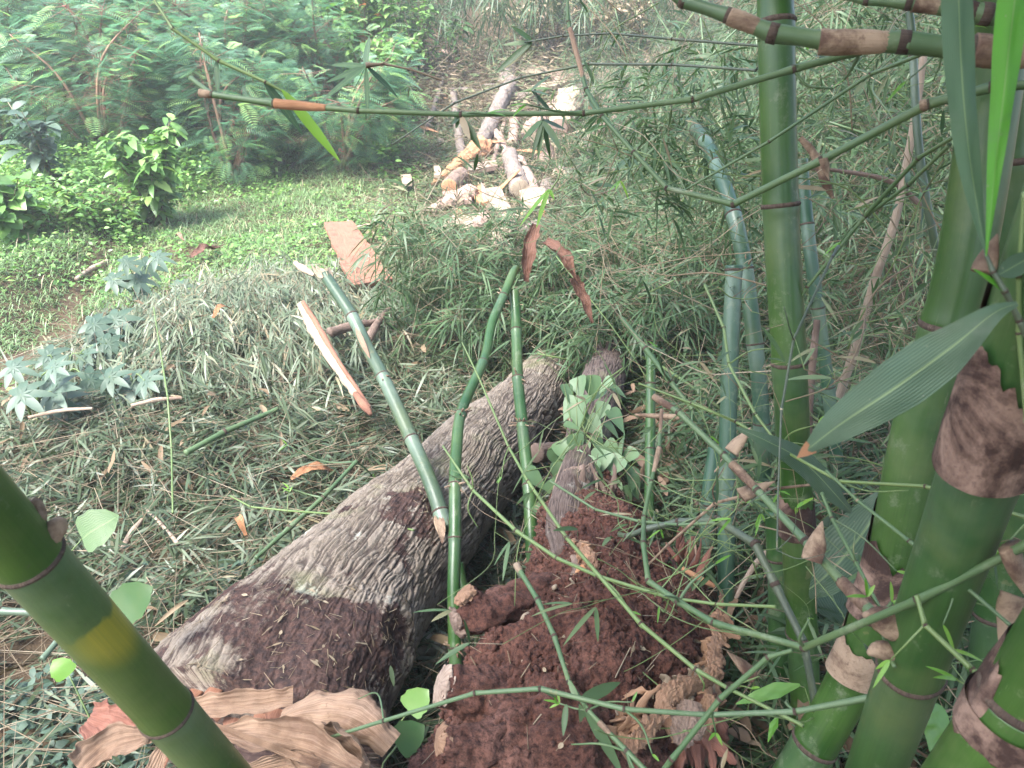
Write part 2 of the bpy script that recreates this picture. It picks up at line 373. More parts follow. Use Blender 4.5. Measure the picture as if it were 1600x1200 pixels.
darktwig_m = culm_mat('dark_branch', (.035, .05, .03), (.06, .075, .05), None, .1, .45)
culm_bright_m = culm_mat('culm_bright_green', (.018, .058, .009), (.042, .095, .016), None, .15)
culm_blue_m = culm_mat('culm_bluish_green', (.022, .065, .035), (.042, .09, .055), None, .5)
culm_mid_m = culm_mat('culm_green', (.018, .060, .014), (.040, .095, .024), None, .18)
culm_cut_m = culm_mat('culm_split_green', (.040, .075, .042), (.075, .105, .065), None, .6)
ring_m = wood_mat('node_ring_brown', (.05, .034, .026), (.09, .062, .045), (.02, .012, .01))
def mottled(name, a_, b_, dk, k_=0.0):
    m, t = M(name); uv = nd(t, 'ShaderNodeTexCoord').outputs['UV']; g = geo(t)
    f_ = noise(t, 1, scaled(t, uv, (6, 60, 1)), 4); n1 = noise(t, 11, g, 6, .7, dist=.6); n2 = noise(t, 90, g, 4, .7)
    c = mixc(t, ramp(t, n1, [(.36, (0, 0, 0)), (.6, (1, 1, 1))]), a_, b_); c = mixc(t, mth(t, 'MULTIPLY', f_, .35), c, a_)
    c = mixc(t, ramp(t, mth(t, 'ADD', n1, mth(t, 'MULTIPLY', n2, .25)), [(.50+k_, (.92, .92, .92)), (.66+k_, (0, 0, 0))]), c, dk)
    c = mixc(t, ramp(t, n2, [(.58, (0, 0, 0)), (.72, (.7, .7, .7))]), c, dk)
    return finish(m, t, c, .75, bump(t, mth(t, 'ADD', f_, n2), .5, .003), .3)
sheath_m = mottled('culm_sheath_pink', (.18, .12, .075), (.31, .225, .155), (.075, .04, .028))
sheathdark_m = mottled('culm_sheath_brown', (.10, .055, .04), (.25, .165, .125), (.03, .015, .012), .06)
def ribbed(name, a_, b_, dk):
    m, t = M(name); uv = nd(t, 'ShaderNodeTexCoord').outputs['UV']; g = geo(t)
    f_ = noise(t, 1, scaled(t, uv, (7, 75, 1)), 4, .6); n1 = noise(t, 10, g, 5, .65); n2 = noise(t, 70, g, 4, .7)
    c = mixc(t, ramp(t, f_, [(.36, (0, 0, 0)), (.62, (1, 1, 1))]), a_, b_)
    c = mixc(t, ramp(t, n1, [(.50, (0, 0, 0)), (.70, (.75, .75, .75))]), c, dk); c = mixc(t, ramp(t, n2, [(.62, (0, 0, 0)), (.74, (.6, .6, .6))]), c, dk)
    return finish(m, t, c, .6, bump(t, f_, .55, .004), .4, .12)
tan_m = ribbed('dry_sheath_tan', (.18, .105, .065), (.34, .23, .155), (.09, .04, .024))
redbrown_m = wood_mat('dry_sheath_reddish', (.14, .05, .035), (.28, .13, .09), (.05, .02, .02), .35, .5)
stick_m = wood_mat('bleached_stick', (.30, .22, .16), (.42, .33, .25), (.15, .09, .06))
logbark_m = wood_mat('grey_log_bark', (.13, .10, .085), (.23, .19, .16), (.06, .042, .033), .6)
darkbark_m = wood_mat('dark_log_bark', (.13, .085, .065), (.22, .16, .125), (.06, .04, .03), .6)
pale_m = wood_mat('split_wood_pale', (.26, .195, .13), (.38, .31, .23), (.15, .09, .055), .7)
orange_m = wood_mat('split_wood_orange', (.34, .145, .07), (.46, .26, .14), (.19, .08, .04), .7)
red_m = wood_mat('split_wood_red', (.20, .09, .055), (.29, .145, .095), (.13, .06, .04), .9)
pink_m = wood_mat('split_wood_pink', (.25, .16, .125), (.35, .255, .205), (.14, .085, .06), .7)
deadleaf_m = wood_mat('dead_leaf_brown', (.10, .045, .03), (.18, .09, .06), (.045, .02, .018), .3, .5)
moss_m = wood_mat('mossy_log_bark', (.30, .29, .22), (.42, .40, .32), (.14, .15, .08), .5)
# big trunk bark: pale ridges, dark grooves with some shade in their colour, soil crust towards the root end, lichen, red paint dabs
def bark(name, ridge_a, ridge_b, groove, crust=None, lichen=.0, paints=()):
    m, t = M(name); at = nd(t, 'ShaderNodeAttribute'); at.attribute_name = 'rnd'; g = geo(t)
    n = noise(t, 14, g, 5, .6); nf = noise(t, 160, g, 4, .7)
    c = mixc(t, ramp(t, n, [(.35, (0, 0, 0)), (.65, (1, 1, 1))]), ridge_a, ridge_b)
    c = mixc(t, mth(t, 'MULTIPLY', nf, .55), c, (ridge_a[0]*.55, ridge_a[1]*.5, ridge_a[2]*.45))
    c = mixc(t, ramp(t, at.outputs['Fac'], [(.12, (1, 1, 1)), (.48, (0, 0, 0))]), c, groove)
    if lichen:
        l = ramp(t, noise(t, 7, g, 6, .72), [(.60, (0, 0, 0)), (.66, (1, 1, 1))]); c = mixc(t, mth(t, 'MULTIPLY', l, lichen), c, (.50, .53, .44))
        l = ramp(t, noise(t, 3.3, g, 5, .65), [(.56, (0, 0, 0)), (.68, (1, 1, 1))]); c = mixc(t, mth(t, 'MULTIPLY', l, .35), c, (.20, .22, .10))
    for q, r in paints:
        d = nd(t, 'ShaderNodeVectorMath', operation='DISTANCE'); t.links.new(g, d.inputs[0]); d.inputs[1].default_value = tuple(q)
        e = mth(t, 'ADD', d.outputs['Value'], mth(t, 'MULTIPLY', noise(t, 40, g, 3), r*1.6))
        c = mixc(t, mth(t, 'MULTIPLY', mth(t, 'LESS_THAN', e, r*1.75), .75), c, (.55, .07, .05))
    if crust:
        for q, r in crust:
            d = nd(t, 'ShaderNodeVectorMath', operation='DISTANCE'); t.links.new(g, d.inputs[0]); d.inputs[1].default_value = tuple(q)
            e = mth(t, 'SUBTRACT', d.outputs['Value'], mth(t, 'ADD', mth(t, 'MULTIPLY', mth(t, 'SUBTRACT', noise(t, 9, g, 8, .8), .5), .7), mth(t, 'MULTIPLY', mth(t, 'SUBTRACT', noise(t, 4, g, 3, .6), .5), .9)))
            f = nd(t, 'ShaderNodeMapRange', interpolation_type='SMOOTHSTEP'); t.links.new(e, f.inputs[0])
            f.inputs[1].default_value = r*1.6; f.inputs[2].default_value = r*.7; f.inputs[3].default_value = 0; f.inputs[4].default_value = .93
            cc = mixc(t, ramp(t, noise(t, 60, g, 5, .7), [(.38, (0, 0, 0)), (.66, (1, 1, 1))]), (.022, .013, .012), (.085, .045, .034))
            fm = mth(t, 'SUBTRACT', mth(t, 'MULTIPLY', f.outputs[0], 1.9), mth(t, 'MULTIPLY', at.outputs['Fac'], .85), True)
            c = mixc(t, fm, c, cc)
    return finish(m, t, c, .8, bump(t, mth(t, 'ADD', nf, n), .7, .006), .3)
soil_m, t = M('red_brown_soil'); g = geo(t)
n = noise(t, 5, g, 5); nf = noise(t, 75, g, 6, .75); n3 = noise(t, 260, g, 3, .7)
c = ramp(t, n, [(.3, (.095, .036, .025)), (.5, (.155, .064, .044)), (.7, (.23, .11, .08))])
c = mixc(t, ramp(t, nf, [(.38, (.92, .92, .92)), (.58, (0, 0, 0))]), c, (.032, .013, .010))
c = mixc(t, ramp(t, n3, [(.62, (0, 0, 0)), (.75, (.6, .6, .6))]), c, (.30, .15, .10))
finish(soil_m, t, c, .88, bump(t, mth(t, 'ADD', nf, mth(t, 'MULTIPLY', n3, .6)), 1.0, .012), .35)

# ================================================================ ground
xs = np.concatenate([np.linspace(-26, -8, 24)[:-1], np.linspace(-8, 8, 321), np.linspace(8, 26, 24)[1:]])
ys = np.concatenate([np.linspace(-3, .5, 12)[:-1], np.linspace(.5, 14, 271), np.linspace(14, 30, 34)[1:]])
X, Y = np.meshgrid(xs, ys); Z = G(X, Y)
V = np.stack([X, Y, Z], -1).reshape(-1, 3); nx = len(xs); ny = len(ys)
i = np.arange(ny-1)[:, None]*nx; j = np.arange(nx-1)[None]
Q = np.stack([i+j, i+j+1, i+nx+j+1, i+nx+j], -1).reshape(-1, 4)
a = Acc(); a.add(V, Q); gr = a.build('ground', ground_m); tag(gr, 'dark soil slope under the fallen bamboo and grass', kind='structure')

# ================================================================ fallen trunk
TP = [W(395, 1175, 1.86), W(450, 1070, 2.02), W(615, 862, 2.52), W(752, 714, 3.2), W(838, 618, 3.95), W(885, 560, 4.6), W(905, 520, 5.3)]
TR = [.305, .278, .222, .195, .172, .155, .14]
def bark_disp(freq=(62, 15), amp=.016, twist=.0, knobs=True, seed=1, big=.03, RV=None):
    def f(pos, s, th, r):
        th2 = th+twist*s
        rr = .2
        warp = (fbm(np.stack([np.cos(th)*1.5, np.sin(th)*1.5, s*5], 1), 3, seed+9)-.5)*.25
        q = np.stack([np.cos(th2+warp)*rr*freq[0], np.sin(th2+warp)*rr*freq[0], s*freq[1]], 1)
        q = q+(fbm(q*[.5, .5, 1.9], 2, seed+11)[:, None]-.5)*[.8, .8, 0]
        n1 = np.abs(2*vn(q, seed)-1); n2 = np.abs(2*vn(q*[1.9, 1.9, 2.6]+3, seed+1)-1)
        n3 = np.abs(2*vn(q*[.8, .8, 3.2]+11, seed+2)-1)
        ridge = np.clip(np.minimum(np.minimum(n1*3.0, .15+n2*2.6), .3+n3*3.5), 0, 1)
        ridge = ridge*(.65+.35*fbm(pos*60, 2, seed+3))
        d = amp*(ridge-.6)+big*(fbm(pos*3.0, 3, seed+5)-.5)*2+.004*(fbm(pos*110, 2, seed+7)-.5)
        if RV is not None: RV.append(ridge)
        return d
    return f
rv = []
tc = (W(430, 1120, 1.95))
tr = thing('fallen_trunk', 'huge fallen tree trunk with pale furrowed bark, lying diagonally', 'tree trunk', (tc[0], tc[1], g1(tc[0], tc[1])))
paints = [(W(752, 792, 2.72), .022), (W(827, 648, 3.45), .026), (W(828, 662, 3.45), .018)]
crust = [(W(420, 1050, 1.80), .23), (W(625, 1000, 2.05), .10), (W(655, 815, 2.45), .085), (W(330, 1050, 1.95), .15), (W(520, 1010, 1.95), .14)]
trunk_m = bark('furrowed_bark', (.175, .142, .108), (.285, .24, .195), (.06, .044, .034), crust, .5, paints)
a = Acc(); f = bark_disp((100, 6.5), .0095, RV=rv, twist=.30, big=.022)
seg, nn_ = 640, 1150
_rv = []
def fd(pos, s, th, r):
    d = f(pos, s, th, r); 
    flare = .035*np.clip(1-s/.7, 0, 1)**1.5*(np.cos(th*3+1.0)+.3*np.cos(th*7))
    # a healed knot on the upper side
    for kp, kr, kh in ((W(655, 812, 2.47), .075, -.022), (W(600, 1000, 2.05), .07, -.02)):
        dd = np.linalg.norm(pos-kp, axis=1); d = d+kh*np.exp(-(dd/kr)**2)+.02*np.exp(-((dd-kr*1.15)/(kr*.35))**2)
    # crust of soil fills the furrows
    m = np.zeros(len(pos))
    for q, r0 in crust: m = np.maximum(m, 1-sstep(r0*.7, r0*1.2, np.linalg.norm(pos-q, axis=1)+.35*(fbm(pos*9, 4, 61)-.5)))
    lump = .020*(fbm(pos*26, 5, 71, .62)-.5)+.003
    return d*(1-.45*m)+lump*m+flare
tube(a, TP, TR, seg, nn_, fd, A=None)
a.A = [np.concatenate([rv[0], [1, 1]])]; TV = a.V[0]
a.build('bark', trunk_m, tr)
Vt = a.V[0] if False else TV
near = np.min([np.linalg.norm(Vt-q, axis=1)/r0 for q, r0 in crust], axis=0) < 1.15; cand = Vt[near & ((Vt@FWD) < 2.6)]
pk = cand[rng.choice(len(cand), 260)]; tcn = np.array(TP); nearest = tcn[np.argmin(np.linalg.norm(pk[:, None]-tcn[None], axis=2), axis=1)]
ax = nrm(TP[1]-TP[0]); ow = pk-nearest; ow = nrm(ow-ax*(ow@ax)[:, None]); dq = nrm(np.cross(ow, rng.normal(size=(260, 3)))); lq = rng.uniform(.006, .04, 260)[:, None]
a = Acc(); sticks(a, pk+ow*.004-dq*lq*.5, pk+ow*.007+dq*lq*.5, rng.uniform(.0005, .0015, 260)); blades(a, pk[:60]+ow[:60]*.006, dq[:60], ow[:60], rng.uniform(.008, .03, 60), rng.uniform(.003, .009, 60), .02, PROF_O, .2)
o = a.build('bark_litter', twig_m, tr); o['kind'] = 'stuff'
# torn wood at the root end
a = Acc()
for k in range(34):
    th = random.uniform(0, 6.28); rr = random.uniform(.05, .25); T0 = nrm(TP[0]-TP[1]); U0 = nrm(np.cross(T0, [0, 0, 1])); B0 = np.cross(T0, U0)
    p = TP[0]+(U0*math.cos(th)+B0*math.sin(th))*rr; q = p+T0*random.uniform(.02, .10)+rng.normal(0, .02, 3)
    r1 = random.uniform(.010, .03); tube(a, [p-T0*.05, (p+q)/2, q], [r1, r1*.8, .003], 14, 16, lambda pos, s, th, r: r*1.3*(fbm(pos*60, 3, k)-.5), flat=.4)
a.build('torn_wood', red_m, tr)
a = Acc()
for k, (px, py, dd, L_, ang) in enumerate([(520, 965, 2.08, .09, .5), (540, 975, 2.06, .06, .3), (450, 1050, 1.8, .05, 2.2), (610, 1040, 1.86, .05, 1.4), (480, 1000, 1.95, .04, .9), (700, 780, 2.6, .05, 0), (560, 900, 2.2, .04, .4), (470, 930, 2.35, .04, 2.)]):
    p = W(px, py, dd-.03); d = RT*math.cos(ang)-UP*math.sin(ang); blades(a, [p], [d], [-FWD+UP*.6], [L_], [.011], 0.05, PROF_B, .2)
for k in range(120):
    u = random.random(); px = 330+u*330+random.uniform(-60, 60); py = 1080-u*230+random.uniform(-40, 60)
    dd = 1.72+.55*u; p = W(px, py, dd)
o = a.build('litter_scrap', litter_m, None); tag(o, 'dry bamboo leaf scraps resting on the soil crust of the big trunk', 'leaf litter', kind='stuff')

# ================================================================ uprooted tree: soil ball, roots, second trunk
rc = W(910, 1010, 1.9)
ut = thing('uprooted_tree', 'uprooted tree with crumbly red soil ball and torn roots, in front', 'uprooted tree', (rc[0], rc[1], g1(rc[0], rc[1])))
SP = [W(925, 750, 2.78), W(915, 800, 2.6), W(928, 870, 2.35), W(972, 960, 2.12), W(958, 1050, 1.93), W(892, 1130, 1.78), W(872, 1220, 1.66), W(870, 1330, 1.62)]
SR = [.05, .105, .168, .192, .225, .255, .275, .29]
a = Acc()
def soil_disp(pos, s, th, r):
    b = (fbm(pos*3.2, 3, 31)-.5)*.22
    c1 = fbm(pos*14, 4, 33, .6); cl = 1-np.abs(2*vn(pos*22, 37)-1)
    c2 = 1-np.abs(2*vn(pos*48, 39)-1); c3 = vn(pos*110, 41)
    big = np.clip(fbm(pos*8, 3, 35)-.5, -.2, .2); pit = -.02*sstep(.60, .72, fbm(pos*17, 3, 47))
    return b+pit+big*.15+(c1-.5)*.085+cl*.020+c2*.022+c3*.015
tube(a, SP, SR, 620, 760, soil_disp, flat=.8, flatdir=FWD)
V = a.V[0]
a.build('soil_ball', soil_m, ut)
# crumbs and clods
sv = V[rng.choice(len(V)-2, 42000)]
a = Acc()
base_ico = np.array([[1, 0, 0], [-1, 0, 0], [0, 1, 0], [0, -1, 0], [0, 0, 1], [0, 0, -1.]])
fi = np.array([[0, 2, 4], [2, 1, 4], [1, 3, 4], [3, 0, 4], [2, 0, 5], [1, 2, 5], [3, 1, 5], [0, 3, 5]])
sz = .0022+.012*rng.random(len(sv))**6
Vc = sv[:, None]+base_ico[None]*sz[:, None, None]*rng.uniform(.6, 1.3, (len(sv), 6, 1))
a.add(Vc.reshape(-1, 3), None, (fi[None]+(np.arange(len(sv))*6)[:, None, None]).reshape(-1, 3))
o = a.build('soil_crumbs', soil_m, ut); o['kind'] = 'stuff'
# second trunk
a = Acc(); rv2 = []
f2 = bark_disp((60, 6), .006, .0, seed=21, big=.02, RV=rv2)
T2 = [W(888, 875, 2.22), W(885, 820, 2.38), W(903, 740, 2.66), W(925, 660, 3.15), W(942, 590, 3.7), W(958, 530, 4.5), W(975, 480, 5.6)]
tube(a, T2, [.045, .062, .072, .082, .105, .12, .12], 220, 420, f2)
a.A = [np.concatenate([rv2[0], [1, 1]])]
bark2_m = bark('dark_smooth_bark', (.10, .072, .06), (.17, .13, .11), (.035, .024, .02), None, .25)
a.build('trunk', bark2_m, ut)
orangewood_m = wood_mat('torn_wood_orange', (.17, .085, .05), (.30, .19, .12), (.07, .032, .022), .7)
palewood_m = wood_mat('torn_wood_pale', (.22, .155, .115), (.38, .30, .24), (.09, .05, .035), .7)
def root(pts, R, mat, sdd, torn=None):
    a = Acc(); P = Wp(pts)
    tube(a, P, R, 48, 60, lambda pos, s, th, r: (fbm(pos*18, 4, sdd)-.5)*.045+(fbm(pos*60, 3, sdd)-.5)*.014+(np.abs(2*vn(np.stack([th*3, s*10, s*0], 1), sdd)-1)-.5)*.012)
    o = a.build('root', mat, ut)
    if torn:
        T0 = nrm(P[-1]-P[-2]); b = Acc()
        q0 = P[-1]; r_ = R[-1]*1.05
        tube(b, [q0-T0*.012, q0, q0+T0*.006, q0+T0*.010], [r_*.92, r_*.95, r_*.75, r_*.2], 70, 60, lambda pos, s, th, r: r_*.75*(fbm(pos*55, 4, sdd)-.5)+.010*(vn(pos*150, sdd)-.5))
        b.build('torn_end', torn, o)
    return o
root([(860, 925, 2.05), (800, 945, 1.90), (755, 957, 1.84), (712, 975, 1.82)], [.06, .052, .046, .036], soil_m, 5, darkbark_m)
root([(765, 960, 1.84), (742, 945, 1.82), (726, 928, 1.81)], [.035, .032, .028], soil_m, 6, orangewood_m)
root([(820, 1085, 1.75), (755, 1088, 1.62), (715, 1080, 1.58), (690, 1072, 1.57)], [.07, .055, .044, .038], soil_m, 7, palewood_m)
root([(820, 1150, 1.55), (755, 1165, 1.46), (715, 1160, 1.43), (690, 1157, 1.42)], [.06, .044, .034, .026], soil_m, 8, orangewood_m)
root([(930, 860, 2.35), (912, 800, 2.5), (900, 745, 2.6)], [.05, .05, .06], darkbark_m, 9, None)
root([(880, 800, 2.5), (890, 860, 2.3), (912, 900, 2.1)], [.05, .04, .03], darkbark_m, 10, orange_m)
# rotten heartwood torn open on the lower right, rootlets and bits stuck in the soil
def rotten(pts, R, mat, sdd, flat=.6, name='rotten_wood'):
    a = Acc(); tube(a, Wp(pts), R, 130, 200, lambda pos, s, th, r: r*1.5*(fbm(pos*22, 4, sdd)-.5)+.016*(np.abs(2*fbm(np.stack([pos[:, 0]*90, pos[:, 1]*50, pos[:, 2]*40], 1), 3, sdd+1)-1)-.3)+.008*(vn(pos*190, sdd)-.5), flat=flat, flatdir=FWD); a.build(name, mat, ut)
rotten([(1128, 925, 1.93), (1122, 985, 1.80), (1116, 1040, 1.71), (1098, 1072, 1.66)], [.008, .012, .018, .014], orangewood_m, 51)
rotten([(1108, 1066, 1.66), (1075, 1072, 1.60), (1040, 1092, 1.56), (1030, 1130, 1.54)], [.014, .021, .021, .010], orangewood_m, 52, .45)
rotten([(1030, 1125, 1.53), (1000, 1150, 1.48), (975, 1180, 1.45)], [.018, .022, .012], orangewood_m, 53, .45)
rotten([(1080, 1095, 1.58), (1076, 1130, 1.56), (1060, 1165, 1.54)], [.02, .034, .014], darkbark_m, 54, .4)
rotten([(1108, 1085, 1.62), (1104, 1120, 1.60), (1096, 1150, 1.58)], [.012, .020, .006], orangewood_m, 55, .4)
rotten([(905, 850, 2.16), (922, 872, 2.08), (930, 890, 2.04)], [.012, .022, .012], orangewood_m, 56)
a = Acc(); b_ = Acc(); pick = sv[rng.choice(len(sv), 900)]
dd_ = nrm(rng.normal(size=(900, 3))*[1, 1, .5]); ll = rng.uniform(.01, .07, 900)[:, None]; cen = np.array(SP).mean(0); outw = nrm(pick-cen)*.010
sticks(a, pick+outw-dd_*ll*.5, pick+outw*1.4+dd_*ll*.5, rng.uniform(.0005, .0018, 900))
o = a.build('rootlets', twig_m, ut); o['kind'] = 'stuff'
blades(b_, pick[:240]+outw[:240]*1.3, dd_[:240], nrm(pick[:240]-cen), rng.uniform(.008, .03, 240), rng.uniform(.004, .010, 240), .1, PROF_O, .2)
o = b_.build('wood_flecks', twig_m, ut); o['kind'] = 'stuff'
# torn, splintered wood on the right of the ball
orangewood_m = wood_mat('torn_wood_orange', (.30, .15, .08), (.42, .27, .17), (.16, .07, .045), .7)
def splinters(pts, mat, n, L, wd, name='splintered_wood', par=None, spread=.5, dirn=None):
    a = Acc()
    for k in range(n):
        u = random.random()*(len(pts)-1); i0 = min(int(u), len(pts)-2); f_ = u-i0
        p = Wp(pts)[i0]*(1-f_)+Wp(pts)[i0+1]*f_+rng.normal(0, .012, 3)
        d = nrm((dirn if dirn is not None else -UP)+rng.normal(0, spread, 3)); l = random.uniform(*L); ww = random.uniform(*wd)
        mid = p+d*l*.5+rng.normal(0, .006, 3)
        tube(a, [p, mid, p+d*l], [ww, ww*.9, ww*.3], 12, 14, lambda pos, s, th, r: (fbm(pos*70, 3, k)-.5)*ww*1.5, flat=.3, flatdir=nrm(-FWD+rng.normal(0, .4, 3)))
    return a.build(name, mat, par)
splinters([(1120, 960, 1.95), (1112, 1040, 1.82), (1060, 1075, 1.72), (1030, 1100, 1.66)], orangewood_m, 46, (.03, .08), (.008, .018), par=ut, dirn=-UP*.6+RT*.3-FWD*.4)
splinters([(1040, 1080, 1.68), (1075, 1075, 1.72), (1100, 1065, 1.78)], pale_m, 44, (.02, .055), (.007, .016), par=ut, dirn=UP*.3-FWD*.6)
splinters([(985, 1130, 1.55), (960, 1150, 1.52), (1005, 1100, 1.58)], orangewood_m, 22, (.03, .08), (.008, .014), par=ut, dirn=RT*.8)
splinters([(1100, 1110, 1.7), (1070, 1140, 1.66), (1090, 1080, 1.72)], redbrown_m, 30, (.06, .13), (.012, .024), par=ut, dirn=-UP)
splinters([(905, 770, 2.48), (940, 780, 2.5), (960, 760, 2.6)], darkbark_m, 10, (.06, .12), (.006, .012), par=ut, dirn=UP*.7-RT*.3, spread=.7)
splinters([(918, 870, 2.1), (914, 850, 2.13)], orangewood_m, 16, (.02, .05), (.008, .014), par=ut, dirn=-UP)
splinters([(780, 925, 1.93), (812, 985, 1.86)], orangewood_m, 12, (.05, .09), (.008, .012), par=ut, dirn=-UP+RT*.7, spread=.15)
splinters([(1060, 870, 2.2), (1075, 900, 2.15)], redbrown_m, 14, (.06, .12), (.006, .012), par=ut, dirn=UP)
for k, (px, py, dd) in enumerate([(820, 963, 1.84), (815, 980, 1.83), (866, 918, 1.95), (760, 1093, 1.62), (897, 905, 1.98), (867, 922, 1.97)]):
    a = Acc(); p = W(px, py, dd-.02); a2 = rng.normal(size=3)*.006
    tube(a, [p-a2, p, p+a2], [.003, .007, .003], 9, 9); o = a.build('pebble', pale_m); tag(o, ['small white pebble upright on the soil ball beside the orange splinter', 'second small pale pebble below the first on the soil ball', 'tiny pale pebble on the upper soil ball', 'tiny whitish pebble on the lower left soil by the torn root', 'small pale grain high in the middle of the soil ball', 'small pale grain beside the cut twig end'][k], 'pebble')
# ================================================================ bamboo culms
def culm(label, pts, D, nodes, mat, group='standing bamboo culms of the clump', seg=40, name='bamboo_culm', toground=True, sheaths=(), stubs=(), swell=1.07, broken=None, upext=0, ring=1.0, brs=0, cat='bamboo'):
    P = Wp(pts)
    if upext: P = np.vstack([P[0]+nrm(P[0]-P[1])*upext, P])
    if toground:
        d = nrm(P[-1]-P[-2]); q = P[-1].copy(); k = 0
        dd = nrm(d+np.array([0, 0, -.5])) if d[2] > -.35 else d
        while q[2] > g1(q[0], q[1])-.06 and k < 400: q = q+dd*.02; k += 1
        if k > 3: P = np.vstack([P, q])
    low = P[np.argmin(P[:, 2])]
    th_ = thing(name, label, cat, low, group)
    n = max(30, int(np.linalg.norm(np.diff(P, axis=0), axis=1).sum()/.012))
    C = cr(P, n); NS = []
    L = np.concatenate([[0], np.cumsum(np.linalg.norm(np.diff(C, axis=0), axis=1))])
    proj = lambda c: (800+FPX*(c@RT)/(c@FWD), 600-FPX*(c@UP)/(c@FWD))
    px = np.array([proj(c) if c@FWD > .05 else (-9e3, -9e3) for c in C])
    for nx_, ny_ in nodes: NS.append(L[int(np.argmin((px[:, 0]-nx_)**2+(px[:, 1]-ny_)**2))])
    NS.sort()
    gap = (np.median(np.diff(NS)) if len(NS) > 1 else .38)
    if NS:
        while NS[-1]+gap < L[-1]: NS.append(NS[-1]+gap)
        while NS[0]-gap > 0: NS.insert(0, NS[0]-gap)
    NSa = np.array(NS) if NS else np.array([1e9]); r0 = D/2
    ends = r0*np.interp(np.linspace(0, 1, len(P)), [0, 1], [.94, 1.04])
    a = Acc()
    def dsp(pos, s, th, r):
        dm = np.abs(s[:, None]-NSa[None]).min(1)
        return r*((swell-1)*np.exp(-(dm/(r0*.55))**2)-.05*np.exp(-(dm/(r0*.07))**2)+.012*(fbm(pos*9, 2, 3)-.5))
    ringn = n
    # denser rings
    C2, T_, U_, B_, s_ = tube(a, P, ends, seg, ringn*2, dsp)
    dm = (s_[:, None]-NSa[None]); dm = np.where(dm > 0, dm, 9).min(1)   # bloom just past each node
    bl = np.clip(1-dm/(gap*.5), 0, 1)
    a.A = [np.concatenate([np.repeat(bl, seg), [0, 0]])]
    a.build('stem', mat, th_)
    for s0 in NS:
        i0 = int(np.argmin(abs(s_-s0))); c0 = C2[i0]; t0 = T_[i0]; rr = np.interp(s0, s_, np.linspace(ends[0], ends[-1], len(s_)))*swell
        b = Acc(); h = r0*.13*ring+.0008
        tube(b, [c0-t0*h, c0-t0*h*.3, c0+t0*h*.3, c0+t0*h], [rr*.97, rr*1.035, rr*1.035, rr*.97], seg, 9, caps=False, disp=lambda pos, s, th, r: r*.02*(vn(pos*150, 4)-.5))
        b.build('node_ring', ring_m, th_)
    for s0, s1, m_ in [(x[0], x[1], x[2]) for x in sheaths]:
        # a ragged papery sheath hugging the stem between two picture points
        i0 = int(np.argmin((px[:, 0]-s0[0])**2+(px[:, 1]-s0[1])**2)); i1 = int(np.argmin((px[:, 0]-s1[0])**2+(px[:, 1]-s1[1])**2))
        Lx = L[i0], L[i1]; lo, hi = min(Lx), max(Lx); j0 = np.searchsorted(s_, lo); j1 = max(np.searchsorted(s_, hi), j0+3)
        b = Acc(); ln = hi-lo
        cc = C2[j0:j1:max(1, (j1-j0)//6)]; up = cc[0][2] < cc[-1][2]; cc = cc[::-1] if up else cc
        tube(b, cc, np.linspace(r0*1.05, r0*1.2, len(cc)), 72, 70, caps=False, disp=lambda pos, s, th, r: r0*.16*(fbm(pos*16, 3, 8)-.45))
        Vs = b.V[0].reshape(70, 72, 3); th_i = np.arange(72)/72*2*np.pi
        hh = np.clip(.22+.3*np.cos(th_i-2.6)+.7*(fbm(np.stack([np.cos(th_i)*2.4, np.sin(th_i)*1.3, th_i*0+ln*9], 1), 3, 5)-.5), 0, .92)
        for k in range(70): Vs[k] += (Vs[-1]-Vs[k])*hh[:, None]*(1-k/69)
        b.V[0] = Vs.reshape(-1, 3)
        b.build('sheath', m_, th_)
    for (sx, sy, ang, ln, mat_) in stubs:
        i0 = int(np.argmin((px[:, 0]-sx)**2+(px[:, 1]-sy)**2)); c0 = C[i0]; d = RT*math.cos(ang)+UP*math.sin(ang)-FWD*.2
        b = Acc(); tube(b, [c0+d*r0*.8, c0+d*(r0+ln*.5)+UP*.004, c0+d*(r0+ln)], [ln*.28+.003, ln*.26+.003, .003], 10, 12, lambda pos, s, th, r: r*.4*(vn(pos*200, 2)-.5))
        b.build('branch_stub', mat_, th_)
    for k in range(brs):
        s0 = random.choice(NS) if NS else L[-1]*random.random(); i0 = int(np.argmin(abs(s_-s0))); b = Acc()
        for q in range(7):
            d = nrm(rng.normal(size=3)); tube(b, [C2[i0]+d*r0*.6, C2[i0]+d*(r0*1.5+random.uniform(.008, .02))], [.005, .002], 6, 4)
        b.build('bud_cluster', sheath_m, th_)
    return th_, C2
def extline(p0, p1, k0, k1):
    """points along the straight line through two located points, in steps of their distance"""
    A0, B0 = W(*p0), W(*p1); return [A0+(B0-A0)*k for k in np.linspace(k0, k1, 7)]
_Wp = Wp
def Wp(pts):
    return np.array([p if isinstance(p, np.ndarray) else W(*p[:3]) for p in pts])
left_m = culm_mat('culm_leaning_yellow_patch', (.028, .075, .010), (.065, .115, .020), (W(196, 985, .86), .066, nrm(W(261, 1113, 1.0)-W(45, 872, .79))), .3, .34)
culm('very thick green culm with a yellow patch, leaning in at bottom left', extline((45, 872, .79), (261, 1113, 1.0), -6.5, 3.0), .067, [(45, 872), (261, 1113)], left_m, None, 64, name='leaning_culm', swell=1.04, ring=.75, stubs=[(225, 1128, -1.9, .012, sheath_m), (65, 850, 1.3, .03, sheath_m), (88, 850, .9, .028, sheath_m)])
